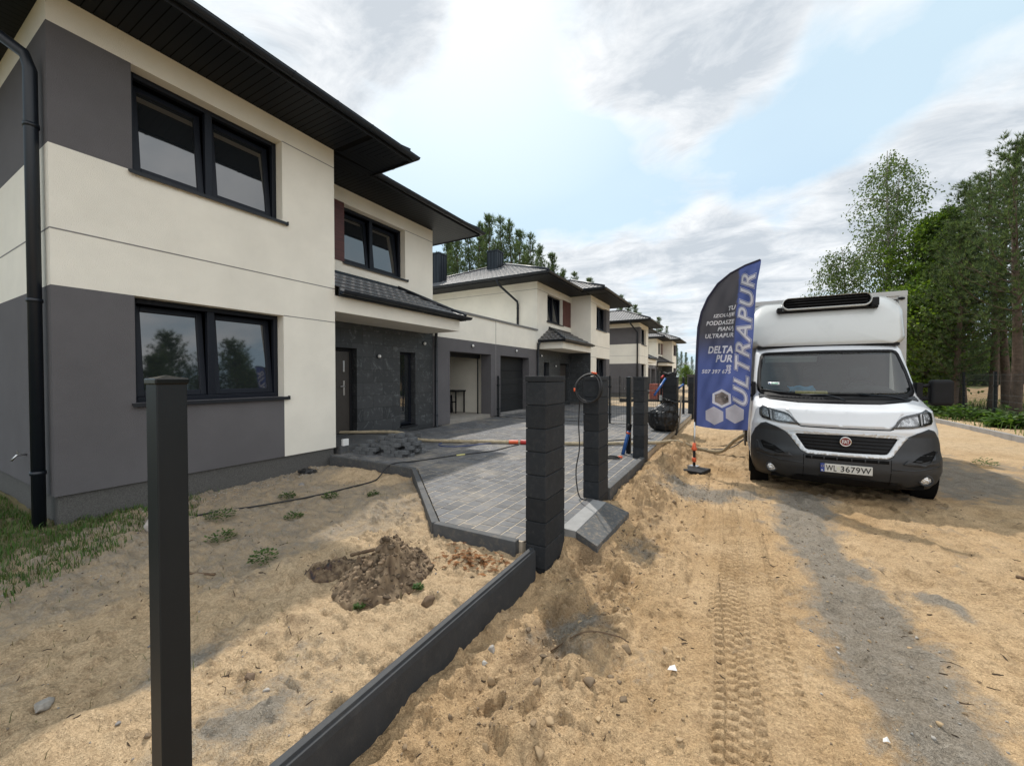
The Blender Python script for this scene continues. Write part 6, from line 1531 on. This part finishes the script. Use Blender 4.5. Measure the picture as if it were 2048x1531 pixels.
def broad_meshes(seed, H, r0, base, rad, leaf, n_l, pal, bark, weep=0.0, stems=1, lean=0):
    r = random.Random(seed); tr = MB(); P, D = [], []
    for st in range(stems):
        a = r.random() * 6.28; ox, oy = (0, 0) if stems == 1 else (math.cos(a) * .3, math.sin(a) * .3); lx, ly = lean + r.uniform(-.05, .05), r.uniform(-.06, .06); Hs = H * r.uniform(.85, 1)
        ctr = lambda z: Vector((ox + lx * z + .12 * math.sin(z * .6 + a), oy + ly * z + .12 * math.cos(z * .5 + a), z))
        zz = np.linspace(-.2, Hs * .97, 14); tr.tube([ctr(z) for z in zz], [max(.012, r0 * (1 - max(0, z) / Hs) ** .9 + .01) for z in zz], 8)
        z = base
        while z < Hs * .97:
            f = (z - base) / (Hs - base); L0 = rad * (math.sin(math.pi * min(1, .22 + .78 * f)) ** .7 * .9 + .12)
            for k in range(r.choice((2, 3, 3, 4))):
                L = L0 * r.uniform(.6, 1.15); a = r.random() * 6.28; d = Vector((math.cos(a), math.sin(a), r.uniform(.3, .9))).normalized(); pts = [ctr(z)]
                for s in range(1, 7):
                    d = (d + Vector((r.uniform(-.2, .2), r.uniform(-.2, .2), .05 - weep * .11 * s))).normalized(); pts.append(pts[-1] + d * L / 6)
                tr.tube(pts, [max(.006, .014 * L * (1 - i / 7)) for i in range(7)], 4)
                for i in range(2, 7):
                    m = 4 if not weep else 3
                    for s in range(m):
                        q = pts[i - 1].lerp(pts[i], r.random()); sd = Vector((r.gauss(0, 1), r.gauss(0, 1), r.gauss(.1, .6) - weep * 1.2)).normalized(); tl = r.uniform(.15, .55) * (1 + weep * .9)
                        for t in (.3, .65, 1): P.append(q + sd * tl * t + Vector((0, 0, -weep * .35 * t * t))); D.append(sd - Vector((0, 0, weep)))
            z += H * r.uniform(.022, .04) * stems ** .5
    Pn = np.array([p[:] for p in P]); Dn = np.array([d[:] for d in D]); per = max(1, int(n_l / len(P)))
    V, F, C = cards(Pn, Dn, leaf, leaf * .36, per, .8, pal, seed, True, weep * .5)
    return tr.mesh('trunk', bark), np_mesh('crown', V, F, LEAF, C)
def tree(name, ms, x, y, label, cat, group=None, s=1.0, rz=None, z=None):
    t = empty(name, (x, y, (gh(x, y) if z is None else z) - .05), rng.random() * 6.28 if rz is None else rz, label, cat, group); t.scale = (s, s, s)
    link('trunk', ms[0], t); link('crown', ms[1], t); return t
# right-hand group
pA = pine_meshes(3, 11.2, .17, 3.4, 2.8, 11, .20, .011, 6, dens=.85); pB = pine_meshes(9, 10.2, .14, 4.0, 2.4, 11, .20, .011, 5, dens=.85); pC = pine_meshes(21, 8.2, .12, 1.4, 2.2, 14, .18, .010, 6)
tree('pine_tree', pA, 8.75, 21.3, 'tall dark pine with a thick straight trunk at the right edge', 'pine tree', 'pines beyond the right fence', .90, .5)
tree('pine_tree', pB, 9.3, 24.2, 'tall pine standing just left of and behind the thick-trunked one', 'pine tree', 'pines beyond the right fence', .98, 2.0)
tree('pine_tree', pA, 9.0, 25.6, 'dark pine behind the paired trunks in the right-hand group', 'pine tree', 'pines beyond the right fence', .92, 4.1)
tree('pine_tree', pC, 8.0, 23.4, 'shorter bushy pine with a leaning look behind the van mirror', 'pine tree', 'pines beyond the right fence', .95, 1.2)
tree('pine_tree', pB, 11.2, 22.8, 'pine partly cut by the right edge of the view', 'pine tree', 'pines beyond the right fence', .92, 3.3)
for x, y, k, s_, a in ((13.0, 28.5, pA, .9, 1.0), (13.4, 25.0, pB, .9, .4)): tree('pine_tree', k, x, y, 'dark pine in the thicket behind the right-hand pines', 'pine tree', 'thicket pines', s_, a)
BP = [(.065, .105, .030), (.090, .130, .038), (.11, .15, .050)]; DP = [(.085, .145, .020), (.115, .18, .026), (.14, .20, .035)]
bir = broad_meshes(5, 13.5, .13, 3.0, 2.5, .105, 19000, BP, BARKB, 1.0, 2); tree('birch_tree', bir, 7.1, 28.5, 'tall airy weeping birch behind the box of the van', 'birch tree', None, 1.06, .3)
bi2 = broad_meshes(15, 10.5, .09, 2.5, 2.0, .105, 11000, BP, BARKB, 1.0, 1); tree('birch_tree', bi2, 5.6, 29.5, 'smaller drooping birch left of the tall birch, above the van box', 'birch tree', None, 1.0, 1.3)
dec = broad_meshes(8, 9.8, .12, 1.6, 2.6, .14, 26000, DP, BARKD, .15, 2); tree('leafy_tree', dec, 8.2, 27.0, 'bright green leafy tree between the birch and the dark pines', 'tree', None, 1.0, .9)
de2 = broad_meshes(28, 6.0, .08, .8, 2.0, .14, 12000, DP, BARKD, .2, 2); tree('leafy_tree', de2, 7.6, 24.6, 'low dark green leafy tree right behind the van box corner', 'tree', None, 1.0, .9)
# pines out of the frame on the right: they show as reflections in the ground-floor window
for x, y, s in ((9.5, 13.4, .72), (10.2, 11.4, .86), (10.4, 8.2, .74), (11.6, 6.4, .95), (12.9, 9.6, .98), (12.5, 12.8, .85), (11.8, 15.6, .7), (10.6, 9.9, .62), (11.2, 7.3, .7), (10.8, 12.4, .66), (11.4, 10.6, .8), (12.0, 8.6, .78), (10.9, 14.6, .68)): tree('pine_tree', pC, x, y, 'young pine beyond the right kerb, mirrored in the ground-floor window', 'pine tree', 'pines mirrored in the window', s)
tree('pine_tree', pA, 10.6, 26.5, 'tall pine filling the gap behind the thick-trunked one', 'pine tree', 'pines beyond the right fence', .95, 5.2)
# far pines behind the houses and along the street end
fA = pine_meshes(41, 17, .20, 5.5, 2.3, 8, .34, .022, 4, .7, dens=.8); fB = pine_meshes(43, 15, .18, 4.0, 2.1, 8, .34, .022, 4, .7, dens=.8); fC = pine_meshes(47, 13, .16, 3.0, 2.1, 8, .34, .022, 4, .7, dens=.8)
FAR = 'far pines behind the houses'; i = 0
def px_ray(px, depth):
    u = (px - 1024) / 790; s, c = math.sin(R(29.45)), math.cos(R(29.45)); return depth * (-s + c * u), depth * (c + s * u)
for px, dep, top in ((872, 40, 505), (893, 44, 470), (915, 40, 462), (938, 42, 452), (958, 44, 446), (982, 40, 436), (1003, 42, 437), (1022, 40, 442), (1042, 46, 466), (1062, 42, 470), (1082, 45, 490), (1105, 46, 512), (1150, 50, 545), (1128, 52, 538), (1178, 60, 560), (1243, 62, 590), (1256, 60, 604), (1268, 64, 612), (1280, 66, 625), (1300, 70, 642), (1318, 70, 636), (1332, 74, 652), (905, 50, 480), (970, 52, 462), (1050, 54, 492)):
    x, y = px_ray(px, dep); h = 1.65 + (752 - top) / 790 * dep; m, mh = ((fA, 17), (fB, 15), (fC, 13))[i % 3]; i += 1
    tree('pine_tree', m, x, y, 'dark pine in the row rising behind the roofs of the houses', 'pine tree', FAR, h / mh * 1.0, None, 0)
END = 'pines closing the far end of the street'
for px, dep, top in ((1352, 82, 690), (1362, 78, 702), (1372, 80, 705), (1384, 84, 712), (1394, 80, 716), (1408, 86, 720), (1346, 86, 684), (1425, 86, 712), (1445, 90, 700), (1462, 86, 712), (1490, 90, 705)):
    x, y = px_ray(px, dep); h = 1.65 + (752 - top) / 790 * dep * 1.0; m, mh = ((fB, 15), (fC, 13))[i % 2]; i += 1
    tree('pine_tree', m, x, y, 'small dark pine at the far end of the street above the low wall', 'pine tree', END, max(.25, h / mh), None, 0)
x, y = px_ray(1374, 66); tree('leafy_tree', de2, x, y, 'bright green bush above the low dark wall at the street end', 'bush', None, .75, None, -.8)
# woods on the horizon to the right
V, F, C = [], [], []; n0 = 0
P = []; r = np.random.default_rng(5)
for k in range(900):
    a = r.uniform(.05, 1.15); d = r.uniform(75, 120); x, y = math.sin(a) * d + 8, math.cos(a) * d; hh = r.uniform(3, 9.5)
    for q in range(26): P.append((x + r.normal(0, 1.2), y + r.normal(0, 1.2), hh * r.random() ** .8))
P = np.array(P); V, F, C = cards(P, np.tile([0, 0, 1.], (len(P), 1)), 1.3, .28, 2, .7, [(.030, .050, .022), (.042, .064, .026), (.055, .078, .03)], 6)
tag(link('far_woods', np_mesh('far_woods', V, F, LEAF, C)), kind='stuff')
# grass of the verge and the field edge
pts = []
while len(pts) < 9000:
    x, y = rng.uniform(6.4, 12.5), rng.uniform(9, 30)
    if x < 7.0 and rng.random() < .45: continue
    pts.append((x, y))
V, F, C = blades(pts, .08, .30, .008, GP); tag(link('verge_grass', np_mesh('verge_grass', V, F, GRASS, C)), kind='stuff')

# ------------------------------------------------------------------ daylight
sdir = Vector((-.48, .60, 1.0)).normalized(); elev = math.asin(sdir.z)
sun = bpy.data.lights.new('sun', 'SUN'); sun.energy = SUN_E; sun.angle = R(1.0); sun.color = (1, .94, .86)
so = bpy.data.objects.new('sun', sun); COL.objects.link(so); so.rotation_euler = (-sdir).to_track_quat('-Z', 'Y').to_euler(); so.location = (-20, 25, 40)
w = bpy.data.worlds.new('World'); scene.world = w; w.use_nodes = True; nt = w.node_tree; nt.nodes.clear()
out = nt.nodes.new('ShaderNodeOutputWorld'); bg = nt.nodes.new('ShaderNodeBackground'); bg.inputs[1].default_value = SKY_S; nt.links.new(bg.outputs[0], out.inputs[0])
sk = nt.nodes.new('ShaderNodeTexSky'); sk.sky_type = 'NISHITA'; sk.sun_disc = False; sk.sun_elevation = elev; sk.sun_rotation = math.atan2(sdir.x, sdir.y); sk.air_density = 1.0; sk.dust_density = .6; sk.ozone_density = 1.0
tc = nt.nodes.new('ShaderNodeTexCoord'); sep = nt.nodes.new('ShaderNodeSeparateXYZ'); nt.links.new(tc.outputs['Generated'], sep.inputs[0])
def m2(op, a, b, c=None):
    n = nt.nodes.new('ShaderNodeMath'); n.operation = op
    for k, v in enumerate((a, b, c)):
        if v is None: continue
        if hasattr(v, 'node'): nt.links.new(v, n.inputs[k])
        else: n.inputs[k].default_value = v
    return n.outputs[0]
zz = m2('ADD', m2('MAXIMUM', sep.outputs[2], 0.0), .13); cb = nt.nodes.new('ShaderNodeCombineXYZ')
nt.links.new(m2('DIVIDE', sep.outputs[0], zz), cb.inputs[0]); nt.links.new(m2('DIVIDE', sep.outputs[1], zz), cb.inputs[1])
def cn(scale, det, rough, dist=0, off=(0, 0, 0), st=(1, 1, 1)):
    mp = nt.nodes.new('ShaderNodeMapping'); mp.inputs['Location'].default_value = off; mp.inputs['Scale'].default_value = st; nt.links.new(cb.outputs[0], mp.inputs[0])
    n = node(nt, 'ShaderNodeTexNoise', Scale=scale, Detail=det, Roughness=rough, Distortion=dist); nt.links.new(mp.outputs[0], n.inputs['Vector']); return n.outputs['Fac']
n1 = cn(1.15, 10, .58, .35, (3.1, 1.7, 0)); n2 = cn(.55, 4, .5, 0, (7, 2, 0)); n3 = cn(3.2, 8, .6, .3, (1, 5, 0)); n4 = cn(3.6, 9, .66, .5, (4, 9, 0), (1, 1.3, 1))
def dirof(px, py):
    u, v = (px - 1024) / 790, (752 - py) / 790; s, c = math.sin(R(29.45)), math.cos(R(29.45)); return Vector((-s + c * u, c + s * u, v)).normalized()
def dotd(d, a0, a1, amp):
    dp = nt.nodes.new('ShaderNodeVectorMath'); dp.operation = 'DOT_PRODUCT'; nt.links.new(tc.outputs['Generated'], dp.inputs[0]); dp.inputs[1].default_value = d
    return maprange(nt, dp.outputs['Value'], a0, a1, 0, amp)
dens = m2('MULTIPLY_ADD', m2('SUBTRACT', n1, .5), 1.25, m2('MULTIPLY_ADD', m2('SUBTRACT', n3, .5), .40, .40))
for px, py, rad, amp in CLOUDS: dens = m2('ADD', dens, dotd(dirof(px, py), math.cos(R(rad)), math.cos(R(rad * .35)), amp))
back = dotd(Vector((.62, -.45, .64)).normalized(), .42, .86, 1.0); dens = m2('ADD', dens, m2('MULTIPLY', back, BACK_A))  # bright cloud bank added out of view behind the camera to lift shaded walls
cover = maprange(nt, dens, .38, .66)
veil = maprange(nt, n2, .30, .70, .60, .85)
hz_ = maprange(nt, sep.outputs[2], .0, .20, .7, 0)
grey = m2('MULTIPLY', maprange(nt, m2('ADD', m2('MULTIPLY', m2('SUBTRACT', dens, .5), .9), m2('MULTIPLY', m2('SUBTRACT', n4, .5), 1.5)), -.08, .46, 0, 1), m2('SUBTRACT', 1.0, back))
cloudc = mixc(nt, back, mixc(nt, grey, CL_W, CL_G), CL_FILL)
low = maprange(nt, sep.outputs[2], .02, .42, 1, 0)
skyc = mixc(nt, low, CL_V, CL_L)
sky1 = mixc(nt, dotd(sdir, math.cos(R(32)), math.cos(R(4)), .42), mixc(nt, m2('MAXIMUM', veil, hz_), sk.outputs[0], skyc), (9.5, 9.6, 9.6))
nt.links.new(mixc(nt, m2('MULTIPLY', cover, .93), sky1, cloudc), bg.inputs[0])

# ------------------------------------------------------------------ camera
cam = bpy.data.cameras.new('camera'); co = bpy.data.objects.new('camera', cam); COL.objects.link(co); scene.camera = co
co.location = (0, 0, 1.65); co.rotation_euler = (R(90 - .979), 0, R(29.45)); cam.sensor_width = 36; cam.lens = 36 * 790 / 2048; cam.clip_end = 3000; cam.clip_start = .05
vs = scene.view_settings; vs.view_transform = 'Standard'; vs.look = 'None'; vs.exposure = EXPO; vs.gamma = 1; vs.use_curve_mapping = False
scene.cycles.max_bounces = 8; scene.cycles.transparent_max_bounces = 12
